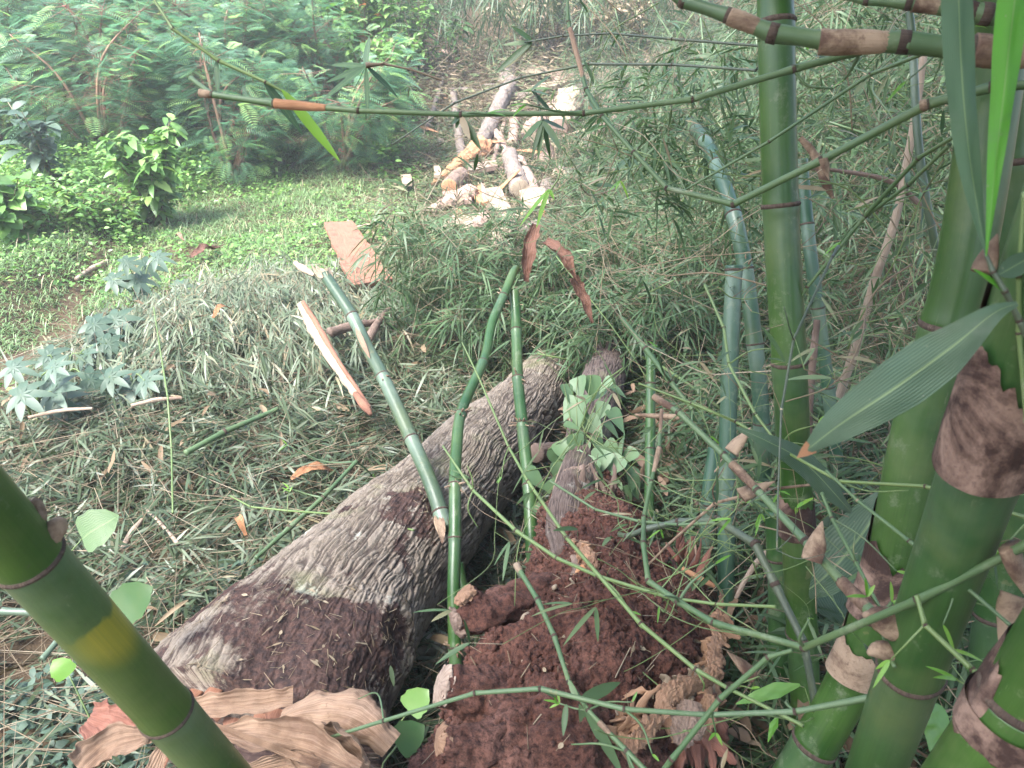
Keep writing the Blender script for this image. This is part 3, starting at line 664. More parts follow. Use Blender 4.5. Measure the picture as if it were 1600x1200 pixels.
culm('thickest green culm at the right edge with a big brown sheath', extline((1425, 1040, 1.0), (1535, 728, .79), 6.5, -2.5), .078, [(1425, 1040), (1535, 728)], culm_mid_m, None, 72, swell=1.05, sheaths=[((1535, 735), (1625, 430), sheathdark_m)], stubs=[(1385, 985, 2.7, .05, sheath_m), (1385, 1005, 3.1, .03, sheath_m)])
culm('tall curved green culm behind the thickest one, top to bottom of the photo', [(1570, -60, 1.02), (1553, 112, 1.08), (1505, 420, 1.16), (1437, 662, 1.25), (1388, 890, 1.34), (1325, 1070, 1.42), (1235, 1225, 1.5)], .080, [(1482, 520), (1262, 1165)], culm_bright_m, None, 64, upext=1.2, swell=1.05, sheaths=[((1402, 795), (1368, 985), sheathdark_m), ((1362, 975), (1322, 1075), sheath_m)])
culm('thick culm rising from the bottom right corner with a dark sheath', [(1640, 1030, .72), (1600, 1090, .75), (1500, 1235, .82)], .078, [(1592, 1075), (1440, 1320)], culm_bright_m, None, 64, upext=1.6, swell=1.04, sheaths=[((1597, 1090), (1650, 1020), sheathdark_m)])
culm('straight thick green culm between the tangle and the hanging leaves', [(1210, -60, 1.36), (1213, 60, 1.38), (1220, 330, 1.45), (1234, 580, 1.52), (1243, 770, 1.62)], .066, [(1213, 35), (1220, 330), (1234, 580)], culm_bright_m, None, 56, upext=1.4, swell=1.06, sheaths=[((1240, 745), (1250, 850), sheathdark_m)], stubs=[(1238, 572, .2, .012, sheath_m)])
culm('green culm standing below the straight thick one, its foot at the bottom', [(1212, 800, 1.85), (1217, 930, 1.9), (1216, 1060, 1.95), (1210, 1215, 2.05)], .054, [(1217, 1062), (1213, 870)], culm_mid_m, None, 40, brs=1)
culm('slim glossy culm rising just right of the soil ball', [(1147, 415, 2.15), (1141, 560, 2.17), (1136, 720, 2.2), (1135, 850, 2.2), (1133, 1000, 2.2), (1122, 1200, 2.25)], .049, [(1147, 425), (1136, 720), (1124, 1150)], culm_blue_m, None, 40, brs=2)
culm('short dark bluish culm directly beside the slim glossy one', [(1118, 700, 2.42), (1108, 780, 2.42), (1101, 930, 2.42), (1085, 1200, 2.45)], .050, [(1108, 790), (1098, 1010)], culm_blue_m, None, 36)
culm('bending bluish culm arching down out of the leaf tangle', [(1078, 190, 3.1), (1112, 240, 2.6), (1146, 335, 2.42), (1163, 412, 2.4), (1178, 524, 2.4), (1188, 620, 2.42), (1193, 760, 2.5)], .050, [(1146, 337), (1165, 425), (1179, 535), (1190, 660)], culm_blue_m, None, 40, brs=2)
culm('thin bluish culm close behind the straight thick culm', [(1252, 250, 2.3), (1264, 375, 2.3), (1275, 460, 2.32), (1297, 630, 2.4), (1312, 760, 2.5)], .040, [(1277, 480), (1262, 350)], culm_blue_m, None, 32)
culm('thin culm left of the bluish ones above the soil ball', [(1017, 555, 2.6), (1016, 681, 2.55), (1014, 800, 2.5), (1010, 880, 2.5)], .034, [(1016, 700), (1016, 600)], culm_mid_m, None, 28)
culm('slender pale green stem hanging behind the grey leaf', [(1415, -20, 1.6), (1425, 60, 1.6), (1433, 200, 1.6), (1445, 300, 1.62), (1465, 405, 1.66), (1478, 520, 1.75)], .017, [(1427, 90), (1465, 400)], culm_cut_m, None, 20, name='bamboo_cane')
culm('dim thick culm deep at the right edge behind the brown sheath', [(1590, 150, 1.35), (1592, 420, 1.45), (1590, 700, 1.55), (1550, 1000, 1.7), (1530, 1200, 1.8)], .085, [(1590, 640), (1560, 960)], culm_mid_m, None, 40, upext=1.0)
culm('low culm crossing under the culms at the bottom right', [(1205, 1010, 2.4), (1300, 1120, 2.2), (1400, 1180, 2.1)], .03, [(1300, 1120)], darktwig_m, None, 24, toground=False, name='bamboo_cane')
# broken culms by the trunk
BR = None
o, C = culm('broken-off culm with a split top leaning onto the big trunk', [(508, 430, 2.95), (549, 492, 2.85), (575, 545, 2.78), (598, 588, 2.7), (643, 686, 2.55), (675, 760, 2.44), (696, 826, 2.36)], .047, [(551, 492), (598, 588), (643, 686)], culm_cut_m, BR, 44, toground=False, name='broken_culm', brs=1)
a = Acc()
for k in range(9):
    ang = k*.7; v = (RT*math.cos(ang)+FWD*math.sin(ang))*.024; p = C[0]+v
    blades(a, [p-nrm(C[0]-C[5])*.02], [nrm(C[0]-C[6])+rng.normal(0, .08, 3)], [v], [random.uniform(.035, .09)], [.022], 0, PROF_O, .3)
a.build('split_top', pale_m, o)
a = Acc()
for k in range(8):
    ang = k*.8; v = (RT*math.cos(ang)+FWD*math.sin(ang))*.027; p = C[-1]+v
    blades(a, [p+nrm(C[-5]-C[-1])*.05], [nrm(C[-1]-C[-6])+rng.normal(0, .1, 3)], [v], [random.uniform(.06, .11)], [.024], 0, PROF_O, .3)
a.build('frayed_sheath', sheath_m, o)
b = Acc(); blades(b, [W(556, 512, 2.79)], [W(578, 560, 2.72)-W(556, 512, 2.79)], [-FWD], [.15], [.02], 0, PROF_B, .2); b.build('peeled_strip', tan_m, o)
culm('crooked green culm standing in front of the big trunk, many buds', [(806, 420, 3.25), (801, 428, 3.2), (789, 458, 3.1), (769, 504, 3.0), (757, 560, 2.85), (722, 640, 2.6), (713, 706, 2.45), (711, 755, 2.36), (711, 836, 2.28), (709, 930, 2.22), (712, 1050, 2.18)], .037, [(786, 462), (754, 568), (721, 648), (712, 757), (711, 838)], culm_mid_m, BR, 36, name='broken_culm', brs=7, swell=1.14)
culm('straighter green culm to the right of the crooked one, crossing the trunk', [(803, 455, 3.15), (806, 500, 3.1), (809, 590, 2.95), (814, 642, 2.85), (820, 702, 2.75), (826, 755, 2.68), (830, 832, 2.6), (834, 900, 2.58)], .044, [(806, 515), (809, 592), (816, 665), (826, 755)], culm_mid_m, BR, 36, name='broken_culm', brs=4, swell=1.1)
culm('short dark culm piece leaning behind the crooked culm foot', [(716, 880, 2.45), (728, 940, 2.42), (752, 1030, 2.4)], .034, [(731, 948)], culm_mid_m, BR, 32, name='broken_culm')
# ================================================================ bamboo branches crossing the view
def leafset(par, P0, specs, mat, dep, prof=PROF_B):
    """specs: (tip px, tip py, width px) for leaves that fan from one point (px, py)"""
    p = W(P0[0], P0[1], dep)
    for (tx, ty, wp) in specs:
        q = W(tx, ty, dep*random.uniform(.97, 1.04)); b = Acc()
        blades(b, [p], [q-p], [-FWD*.9+UP*.4+rng.normal(0, .3, 3)], [np.linalg.norm(q-p)], [wp*dep/FPX], random.uniform(0, .08), prof, .25, wave=.006)
        b.build('leaf', mat, par)
BG = 'thin bamboo branches crossing in front'
def branch(label, pts, wpx, mat, nodes=(), sheaths=(), leaves=(), dep=None, group=None, name='bamboo_branch', twigs=0):
    P = [(x, y, d) for (x, y, d) in pts]; PW = Wp(P); dm = np.mean([p[2] for p in P])
    R = np.interp(np.linspace(0, 1, len(P)), np.linspace(0, 1, len(wpx)), wpx)*.5*np.array([p[2] for p in P])/FPX
    o = thing(name, label, 'bamboo branch', PW[0], group); a = Acc()
    # straight internodes that bend at the nodes
    dense = []; rd = []
    for i in range(len(PW)-1):
        for f in (.0, .06, .94) if i else (0., .94): dense.append(PW[i]*(1-f)+PW[i+1]*f); rd.append(R[i]*(1-f)+R[i+1]*f)
    dense.append(PW[-1]); rd.append(R[-1])
    n = max(40, int(np.linalg.norm(np.diff(PW, axis=0), axis=1).sum()/.006))
    a_n = [np.array(p) for p in PW]
    def dsp(pos, s, th, r):
        d = np.min([np.linalg.norm(pos-q, axis=1) for q in a_n], axis=0); return r*(.22*np.exp(-(d/(r*2.2))**2)+.10*(fbm(pos*25, 2, 4)-.5))
    tube(a, dense, rd, 14, n, dsp); a.build('stem', mat, o)
    for i in range(1, len(PW)-1):
        t = nrm(PW[i+1]-PW[i-1]); b = Acc(); r = R[i]
        tube(b, [PW[i]-t*r*.55, PW[i]+t*r*.55], [r*1.22, r*1.22], 14, 3, lambda pos, s, th, rr: rr*.12*(vn(pos*300, 3)-.5)); b.build('node_ring', ring_m if r > .002 else twig_m, o)
    for (i, f0, f1, m_) in sheaths:
        p0 = PW[i]*(1-f0)+PW[i+1]*f0; p1 = PW[i]*(1-f1)+PW[i+1]*f1; r = R[i]; b = Acc()
        tube(b, [p0, p0*.5+p1*.5, p1], [r*1.35, r*1.3, r*.9], 18, 30, lambda pos, s, th, rr: rr*(.22*(fbm(pos*60, 3, 6)-.4)))
        b.build('sheath', m_, o)
    for (i, p0, specs, m_) in leaves: leafset(o, p0, specs, m_, P[i][2])
    for k in range(twigs):
        i = random.randrange(1, len(PW)) if len(PW) > 2 else 0; c = PW[i]; d = nrm(rng.normal(size=3)+UP*.6*random.choice([-1, 1])); b = Acc(); l = random.uniform(.03, .09)*P[i][2]
        q1 = c+d*l*.5; q2 = q1+nrm(d+rng.normal(0, .4, 3))*l*.6
        tube(b, [c, q1, q2], [R[i]*.5, R[i]*.4, R[i]*.25], 8, 12, lambda pos, s, th, rr: rr*.5*(vn(pos*260, 3)-.3)); b.build('twig', mat, o)
        if random.random() < .6:
            for z in range(random.choice([1, 2, 3])):
                b = Acc(); blades(b, [q2], [d+rng.normal(0, .5, 3)], [UP-FWD], [random.uniform(.015, .04)], [.005], .2, PROF_B, .2); b.build('leaflet', young_m, o)
    return o
gt, yt, dt = greentwig_m, yellowtwig_m, darktwig_m
branch('stout branch with pinkish sheaths crossing the top right', [(1040, -18, .95), (1068, 2, .95), (1140, 25, .93), (1208, 52, .92), (1310, 66, .90), (1412, 66, .88), (1520, 78, .86), (1660, 88, .84)], [12, 18, 20, 26, 28, 30, 36, 38], gt, sheaths=[(2, 0, 1, sheath_m), (4, -.3, 1, sheath_m), (6, 0, .9, sheath_m)])
branch('short stout branch touching the top edge above the pinkish one', [(1310, -8, 1.0), (1355, 0, .98), (1420, 5, .96), (1490, 14, .95), (1540, 22, .94), (1650, 30, .93)], [10, 14, 18, 24, 28, 28], gt, sheaths=[(2, .1, 1, sheath_m), (3, 0, 1, sheathdark_m)])
branch('long level branch with a reddish stretch, crossing the upper photo', [(298, 122, 1.15), (332, 148, 1.13), (430, 162, 1.11), (560, 173, 1.09), (720, 179, 1.08), (912, 177, 1.06), (1082, 155, 1.03), (1240, 108, 1.0), (1345, 80, .98)], [7, 9, 11, 8, 8, 8, 9, 11, 12], gt, sheaths=[(2, 0, .62, orange_m), (1, -.2, .05, sheath_m)], twigs=4,
   leaves=[(4, (720, 182), [(712, 200, 12), (735, 215, 12), (752, 232, 13), (705, 192, 14)], tangle_m)])
branch('very thin green branch slanting down through the top left shrubs', [(236, -8, 1.3), (270, 45, 1.3), (342, 95, 1.32), (415, 128, 1.33), (452, 148, 1.34)], [4, 5, 6, 5, 4], yt,
   leaves=[(3, (440, 140), [(532, 250, 17)], young_m), (3, (412, 128), [(472, 205, 16)], near_grey_m), (3, (338, 95), [(340, 145, 9)], near_grey_m)])
branch('long branch with tan upper end dropping from the top edge, then climbing', [(886, -10, 1.5), (888, 35, 1.48), (916, 140, 1.42), (941, 182, 1.38), (990, 238, 1.34), (1042, 294, 1.3), (1146, 319, 1.24), (1285, 250, 1.15), (1450, 163, 1.05), (1550, 136, 1.0), (1640, 130, .97)], [5, 6, 7, 7, 7, 8, 10, 12, 14, 15, 15], gt, sheaths=[(1, .1, 1, tan_m), (8, -.12, .05, sheath_m)], twigs=3)
branch('thin branch rising to the right under the pinkish one', [(1060, 303, 1.35), (1202, 221, 1.25), (1360, 116, 1.15), (1470, 73, 1.05)], [3, 5, 6, 7], gt, twigs=4)
branch('forked dark green branch, upper prong, by the hanging grey leaf', [(1230, 500, 1.5), (1262, 448, 1.45), (1352, 337, 1.35), (1435, 247, 1.2), (1490, 214, 1.1)], [4, 5, 7, 7, 6], gt, twigs=2)
branch('forked dark green branch, lower prong, by the hanging grey leaf', [(1352, 339, 1.36), (1420, 288, 1.22), (1482, 228, 1.12)], [5, 6, 6], gt)
branch('thick looping green branch over the soil ball rising to the right edge', [(1034, 640, 1.6), (1030, 700, 1.52), (1018, 752, 1.45), (1006, 808, 1.4), (1005, 848, 1.35), (1013, 908, 1.3), (1060, 940, 1.24), (1115, 973, 1.18), (1256, 1012, 1.05), (1435, 937, .88), (1610, 848, .78)], [4, 6, 6, 7, 8, 9, 10, 10, 11, 13, 15], gt, sheaths=[(0, 0, 1, tan_m), (1, 0, .8, sheath_m)], twigs=5)
branch('long straight branch slanting down right to a pink sheathed joint', [(1022, 620, 1.5), (1060, 644, 1.45), (1131, 711, 1.38), (1184, 767, 1.3), (1259, 846, 1.2), (1316, 910, 1.12), (1379, 975, 1.03)], [8, 9, 10, 11, 13, 15, 22], gt, sheaths=[(0, 0, 1, sheath_m), (3, -.6, .1, sheath_m), (5, 0, 1, sheath_m)], twigs=3)
branch('thin branch running right below the big drooping leaf', [(998, 599, 1.55), (1080, 630, 1.48), (1150, 659, 1.42), (1217, 700, 1.35), (1311, 752, 1.25), (1446, 760, 1.12), (1610, 811, 1.0)], [3, 4, 5, 5, 5, 6, 7], yt, twigs=7)
branch('green branch passing across the front of the thickest culm', [(1290, 735, 1.0), (1340, 782, .96), (1420, 845, .9), (1491, 902, .86), (1582, 980, .82)], [4, 5, 6, 7, 6], gt, twigs=2)
branch('slender level branch along the bottom over the soil', [(330, 1140, 1.5), (500, 1157, 1.42), (600, 1126, 1.36), (742, 1083, 1.3), (844, 1076, 1.27), (975, 1108, 1.22), (1106, 1117, 1.2), (1242, 1112, 1.15), (1370, 1088, 1.1)], [5, 5, 6, 7, 8, 8, 8, 9, 11], gt, twigs=5)
branch('cut branch with a pale end standing over the red soil', [(810, 888, 1.75), (840, 937, 1.66), (866, 994, 1.58), (889, 1065, 1.5), (919, 1110, 1.45), (979, 1174, 1.38), (1020, 1215, 1.34)], [8, 8, 8, 7, 7, 9, 9], gt, sheaths=[(0, -.12, .15, pale_m), (4, .3, .7, sheath_m)],
   leaves=[(4, (905, 1095), [(970, 1062, 20)], tangle_m), (4, (905, 1100), [(935, 1205, 17)], tangle_m), (4, (912, 1100), [(975, 1210, 18)], tangle_m), (4, (903, 1095), [(888, 1060, 10)], tangle_m), (4, (885, 1100), [(880, 1150, 10)], tangle_m)], twigs=5)
branch('long pale yellowish branch from the trunk down over the soil', [(722, 535, 2.2), (750, 594, 2.1), (795, 699, 1.95), (825, 752, 1.85), (885, 840, 1.7), (1001, 975, 1.5), (1087, 1046, 1.4), (1137, 1075, 1.35), (1255, 1134, 1.25)], [2, 3, 4, 5, 6, 7, 7, 6, 6], yt, twigs=4)
branch('yellow green branch crossing the trunk and passing over the soil ball', [(692, 697, 2.1), (739, 766, 2.0), (806, 829, 1.85), (870, 872, 1.75), (934, 900, 1.65), (1046, 934, 1.5), (1120, 944, 1.42), (1212, 948, 1.32)], [3, 5, 6, 6, 6, 5, 5, 5], yt, twigs=4)
branch('straight green branch climbing from the bottom edge right of the soil', [(1020, 1225, 1.15), (1050, 1186, 1.13), (1125, 1092, 1.1), (1200, 1027, 1.06), (1238, 1016, 1.04)], [8, 9, 9, 8, 6], gt, twigs=1)
branch('dark curved branch hooking from the soil ball to the bottom right', [(968, 835, 1.95), (980, 838, 1.9), (1010, 826, 1.86), (1060, 815, 1.82), (1120, 813, 1.75), (1180, 850, 1.65), (1211, 913, 1.6), (1256, 1004, 1.55), (1276, 1110, 1.55)], [7, 8, 9, 10, 13, 13, 13, 12, 12], dt, twigs=2)
branch('thin branch from the vine leaves to the hooked dark one', [(860, 752, 2.1), (930, 796, 2.0), (1000, 815, 1.9), (1060, 820, 1.8), (1120, 817, 1.74)], [4, 4, 5, 5, 6], gt, twigs=2)
branch('slanting dark green branch above the pink-tipped stick', [(972, 498, 2.2), (1009, 545, 2.1), (1048, 597, 2.0), (1082, 640, 1.95)], [7, 8, 8, 6], gt, twigs=3)
branch('yellow green branch in front of the slim glossy culm top', [(1101, 445, 1.7), (1131, 512, 1.65), (1139, 569, 1.6), (1180, 647, 1.5), (1217, 696, 1.45)], [4, 5, 5, 5, 4], yt, twigs=3)
branch('dark thin branch hanging in front of the straight thick culm', [(1310, 385, 1.3), (1300, 402, 1.28), (1240, 531, 1.2), (1221, 640, 1.15), (1216, 760, 1.12), (1214, 860, 1.1)], [5, 4, 4, 4, 3, 3], dt, twigs=4)
branch('yellow green twig at the far bottom right near the thickest culm', [(1432, 930, .86), (1445, 976, .85), (1519, 1046, .82), (1612, 1122, .78)], [7, 8, 9, 10], yt, twigs=4)
branch('upright yellow green twig along the right edge', [(1601, 300, .62), (1592, 430, .64), (1592, 520, .66), (1604, 660, .68)], [7, 8, 8, 7], yt, twigs=1)
branch('green twig dropping over the brown sheath of the curved culm', [(1284, 770, 1.2), (1300, 810, 1.17), (1337, 878, 1.1), (1376, 952, 1.02)], [5, 6, 6, 5], gt, twigs=3)
branch('reddish thin stick from the soil up to the sheathed branch', [(1010, 885, 1.8), (1045, 850, 1.72), (1117, 786, 1.6), (1200, 765, 1.5), (1270, 757, 1.42)], [3, 4, 5, 5, 4], sheath_m, twigs=2)
branch('fine dark branch with tiny joints rising right over the logs', [(612, 226, 2.0), (710, 161, 1.9), (815, 121, 1.8), (920, 100, 1.7), (1050, 101, 1.6), (1180, 110, 1.5)], [2, 3, 3, 4, 4, 4], dt, twigs=2)
branch('fine dark branch at the very top above the logs', [(820, 66, 2.0), (880, 56, 1.95), (955, 52, 1.9), (1050, 61, 1.8), (1190, 72, 1.7)], [2, 3, 3, 4, 4], dt,
   leaves=[(0, (832, 66), [(798, 40, 12), (785, 70, 10), (788, 105, 13), (772, 112, 11)], tangle_m)])
branch('grey leafy twig hanging over the feathery shrubs', [(572, 102, 1.9), (600, 100, 1.9), (640, 108, 1.9), (690, 125, 1.9)], [8, 4, 3, 3], twig_m,
   leaves=[(0, (572, 104), [(516, 98, 9), (500, 155, 10), (508, 128, 9), (548, 152, 9), (575, 182, 8), (577, 55, 14), (623, 150, 12)], near_grey_m)])
branch('drooping leaf fan hanging above the front log', [(836, 140, 1.7), (842, 165, 1.7), (848, 188, 1.7)], [3, 4, 4], dt,
   leaves=[(2, (848, 188), [(815, 220, 13), (840, 252, 8), (860, 248, 9), (876, 235, 16), (884, 202, 11), (830, 248, 8)], tangle_m), (0, (830, 142), [(862, 115, 11), (858, 148, 10), (868, 180, 9)], near_grey_m)])
branch('leaf fan on a thin stem in front of the log cut face', [(880, 250, 1.7), (872, 280, 1.7), (858, 300, 1.7)], [2, 3, 3], yt,
   leaves=[(2, (858, 295), [(812, 352, 8), (838, 352, 8), (846, 330, 7), (866, 312, 6)], young_m)])
branch('thin sagging stem crossing the litter to the trunk', [(360, 775, 2.7), (392, 792, 2.65), (450, 798, 2.6), (536, 804, 2.45), (645, 828, 2.3)], [2, 3, 3, 3, 3], yt, twigs=2)
branch('fallen green stem half sunk in the litter left of the trunk', [(290, 708, 3.05), (350, 675, 3.2), (432, 640, 3.4)], [9, 9, 7], gt)
branch('fallen green stem in the litter beside the trunk', [(400, 872, 2.45), (452, 825, 2.58), (504, 778, 2.7), (556, 722, 2.9)], [6, 8, 7, 6], gt, twigs=4)
branch('cut grey green stem poking in behind the leaning culm', [(-30, 955, 1.6), (0, 955, 1.6), (55, 957, 1.6)], [11, 12, 11], culm_cut_m)
branch('pale stem fallen in the litter, bottom left', [(66, 1030, 1.9), (95, 995, 1.95), (130, 960, 2.0)], [9, 9, 6], culm_cut_m)
branch('pale thin stem leaning above the pile near the lobed leaves', [(240, 480, 3.1), (262, 620, 2.7), (268, 700, 2.6), (270, 800, 2.4)], [2, 3, 3, 3], yt)
# pink-tipped stick ends
def stickthing(label, pts, wpx, mat, name='dead_stick', cat='stick', group=None, part='bark', jag=True):
    P = Wp(pts); R = np.interp(np.linspace(0, 1, len(P)), np.linspace(0, 1, len(wpx)), wpx)*.5*np.array([depth_of(q) for q in P])/FPX
    o = thing(name, label, cat, P[0], group); a = Acc()
    tube(a, P, R, 16, 60, lambda pos, s, th, r: r*(1.0 if part == 'wood' else .45)*(fbm(pos*(26 if part == 'wood' else 40), 4, 6)-.5), flat=.55 if part == 'wood' else 1.0, flatdir=FWD); a.build(part, mat, o); return o
stickthing('long bleached dead bamboo stick leaning in the tangle', [(1443, 88, 2.1), (1430, 180, 2.12), (1402, 330, 2.2), (1366, 440, 2.3), (1338, 540, 2.45), (1308, 628, 2.6), (1290, 690, 2.75)], [11, 12, 13, 14, 13, 11], stick_m)
stickthing('dark thin dead stick behind the thin bluish culm', [(1277, 500, 2.0), (1268, 580, 2.0), (1264, 660, 2.05), (1262, 760, 2.1)], [10, 12, 11, 10], darkbark_m)
stickthing('reddish stick pointing left at the slanting branch', [(992, 648, 2.0), (1025, 650, 1.98), (1062, 652, 1.96)], [4, 8, 9], sheath_m)
stickthing('brown dried stick crossing behind the straight thick culm', [(1250, 215, 1.8), (1272, 242, 1.8), (1290, 285, 1.8), (1302, 310, 1.8)], [9, 13, 14, 4], sheath_m)
stickthing('curved grey stick high in the tangle', [(1240, 262, 2.2), (1320, 268, 2.2), (1395, 285, 2.2), (1440, 322, 2.2)], [4, 6, 8, 8], darkbark_m)
stickthing('small pale stick lying on the red soil', [(815, 1033, 1.68), (840, 1030, 1.67), (862, 1027, 1.67)], [4, 5, 6], stick_m)
stickthing('grey thin stick upright on the lower soil', [(948, 1045, 1.62), (955, 1080, 1.6), (965, 1118, 1.56)], [4, 5, 4], stick_m)
stickthing('tan twisted stick leaning right of the soil ball', [(1150, 935, 1.95), (1165, 905, 1.95), (1190, 870, 1.95), (1215, 850, 1.95)], [6, 8, 9, 5], stick_m)
stickthing('orange split stick lying flat beside the soil ball edge', [(1066, 888, 2.0), (1090, 902, 1.98), (1117, 916, 1.96)], [7, 9, 6], orange_m)
def gstick(label, px0, py0, px1, py1, wpx, mat, off=.04, **k):
    A0, B0 = GP(px0, py0, off), GP(px1, py1, off)
    return stickthing(label, [A0, (A0+B0)/2+[0, 0, .01], B0], wpx, mat, **k)
gstick('short brown stick lying in the far left grass', 119, 436, 168, 408, [7, 8, 7], stick_m)
gstick('reddish stick on the pile by the lower lobed leaves', 45, 652, 145, 638, [5, 6, 4], stick_m, .22)
gstick('pale stick across the middle of the pile', 205, 634, 285, 622, [6, 7, 4], stick_m, .25)
gstick('tan forked twig in the litter left of the trunk, lower arm', 190, 860, 222, 812, [8, 9, 6], stick_m, .1)
gstick('tan thin twig in the litter left of the trunk, upper arm', 228, 795, 278, 850, [4, 5, 7], stick_m, .1)
gstick('dark knotted root branch behind the broken culm', 515, 520, 590, 503, [16, 14, 10], darkbark_m, .2)
gstick('second dark root branch forking by the broken culm', 575, 530, 608, 482, [14, 12, 6], darkbark_m, .2)

# big near leaves
def bigleaf(label, ctr, wid, dep, mat, nn=None, base='top'):
    P = Wp([(x, y, d) for (x, y), d in zip(ctr, dep)]); C = cr(P, 48)
    wd = np.interp(np.linspace(0, 1, 48), np.linspace(0, 1, len(wid)), wid)*np.array([depth_of(c) for c in C])/FPX
    T = nrm(np.gradient(C, axis=0)); s = nrm(np.cross(T, np.broadcast_to(-FWD+UP*.25 if nn is None else nn, T.shape))); n_ = np.cross(s, T)
    rows = []; us = np.linspace(-.5, .5, 9)
    for u in us:
        rows.append(C+s*(wd*u)[:, None]-n_*(wd*abs(u)*.18)[:, None]+n_*(.03*wd*math.sin(u*9)*np.sin(np.arange(48)*.4))[:, None])
    V = np.stack(rows, 1).reshape(-1, 3); i = np.arange(47)[:, None]*9; j = np.arange(8)[None]
    Q = np.stack([i+j, i+j+1, i+9+j+1, i+9+j], -1).reshape(-1, 4)
    UV = np.stack([np.tile(us+.5, 48), np.repeat(np.linspace(0, 1, 48), 9)], 1)
    o = thing('bamboo_leaf', label, 'leaf', C[-1] if base == 'bot' else C[0]); a = Acc(); a.add(V, Q, None, .5, UV); a.build('blade', mat, o); return o
o = bigleaf('huge dark grey green leaf drooping left across the culms', [(1590, 474), (1552, 490), (1490, 540), (1400, 605), (1310, 665), (1247, 714)], [8, 44, 78, 84, 70, 45, 2], [.60, .60, .61, .63, .65, .67], near_dark_m)
b = Acc(); blades(b, [W(1268, 698, .664)], [W(1245, 716, .668)-W(1268, 698, .664)], [-FWD], [.016], [.0135], 0, ([0, .5, 1], [1, .6, 0]), 0); b.build('dry_tip', orange_m, o)
bigleaf('long grey green strap leaf hanging from the top edge', [(1541, 398), (1528, 330), (1512, 220), (1502, 100), (1496, -60), (1490, -200)], [3, 30, 44, 50, 50, 44, 20], [.62, .62, .62, .62, .62, .62], near_grey_m)
bigleaf('bright green strap leaf hanging beside the grey one', [(1541, 400), (1548, 330), (1560, 220), (1575, 90), (1592, -60), (1600, -200)], [2, 18, 32, 44, 50, 44, 20], [.60, .60, .6, .6, .6, .6], near_bright_m)
branch('dark leaf stalk where the three big leaves meet', [(1540, 396, .61), (1552, 425, .61), (1570, 455, .61), (1592, 500, .62), (1620, 560, .63)], [5, 8, 9, 9, 9], dt, leaves=[(2, (1560, 430), [(1620, 395, 34)], near_dark_m), (2, (1575, 462), [(1520, 415, 22)], near_bright_m)])
bigleaf('broad dim leaf lying under the big drooping one', [(1150, 668), (1200, 690), (1260, 725), (1330, 800)], [4, 30, 40, 40, 8], [1.3, 1.3, 1.35, 1.4], near_dark_m)
bigleaf('broad dark green leaf curving down beside the brown sheath', [(1390, 760), (1350, 830), (1290, 900), (1235, 940)], [10, 70, 90, 60, 4], [1.65, 1.65, 1.65, 1.7], near_dark_m)
bigleaf('dark broad leaf below the straight thick culm', [(1300, 800), (1290, 870), (1300, 930), (1330, 985)], [6, 60, 84, 60, 4], [1.8, 1.8, 1.8, 1.8], near_dark_m)
bigleaf('narrow green leaf pointing left at the slim glossy culm', [(1250, 1070), (1210, 1080), (1150, 1100)], [4, 24, 18, 2], [1.5, 1.5, 1.5], broad_m)
bigleaf('small yellowing leaf at the bottom beside the lower culm', [(1215, 1120), (1205, 1145), (1200, 1160)], [3, 14, 8, 1], [1.4, 1.4, 1.4], young_m)
bigleaf('yellow leaf wedged between the two bottom right culms', [(1440, 1100), (1465, 1135), (1455, 1175)], [20, 50, 40, 5], [1.25, 1.25, 1.25], broad_m)
for lb, px, py, dd, sc, aa in [('tan triangular sheath standing on the slanting branch', 1275, 850, 1.15, 34, 1.3), ('pinkish sheath tip on the joint by the slim culm', 1155, 690, 1.35, 26, .9), ('pale sheath point beside the lower looping branch', 1160, 1040, 1.6, 30, 2.4), ('pink papery sheath under the slanting branch', 1180, 765, 1.35, 30, .4), ('hanging brown sheath tip below the climbing branch', 1290, 262, 1.12, 18, -1.3),
   ('spiky brown sheath remnant at the right edge', 1590, 890, .8, 50, -1.2), ('ragged brown sheath remnant near the right corner', 1575, 960, .85, 40, -1.9), ('dry brown leaf sheath above the leaf stalk', 1545, 400, .66, 34, 1.2)]:
    o = thing('dry_sheath', lb, 'dry sheath', W(px, py, dd)); a = Acc(); d = RT*math.cos(aa)+UP*math.sin(aa); p = W(px, py, dd); s_ = sc*dd/FPX
    tube(a, [p-d*s_*.8, p, p+d*s_*1.1], [s_*.5, s_*.42, s_*.03], 16, 24, lambda pos, s, th, r: r*.35*(fbm(pos*50, 3, 4)-.5), flat=.5); a.build('blade', sheath_m, o)
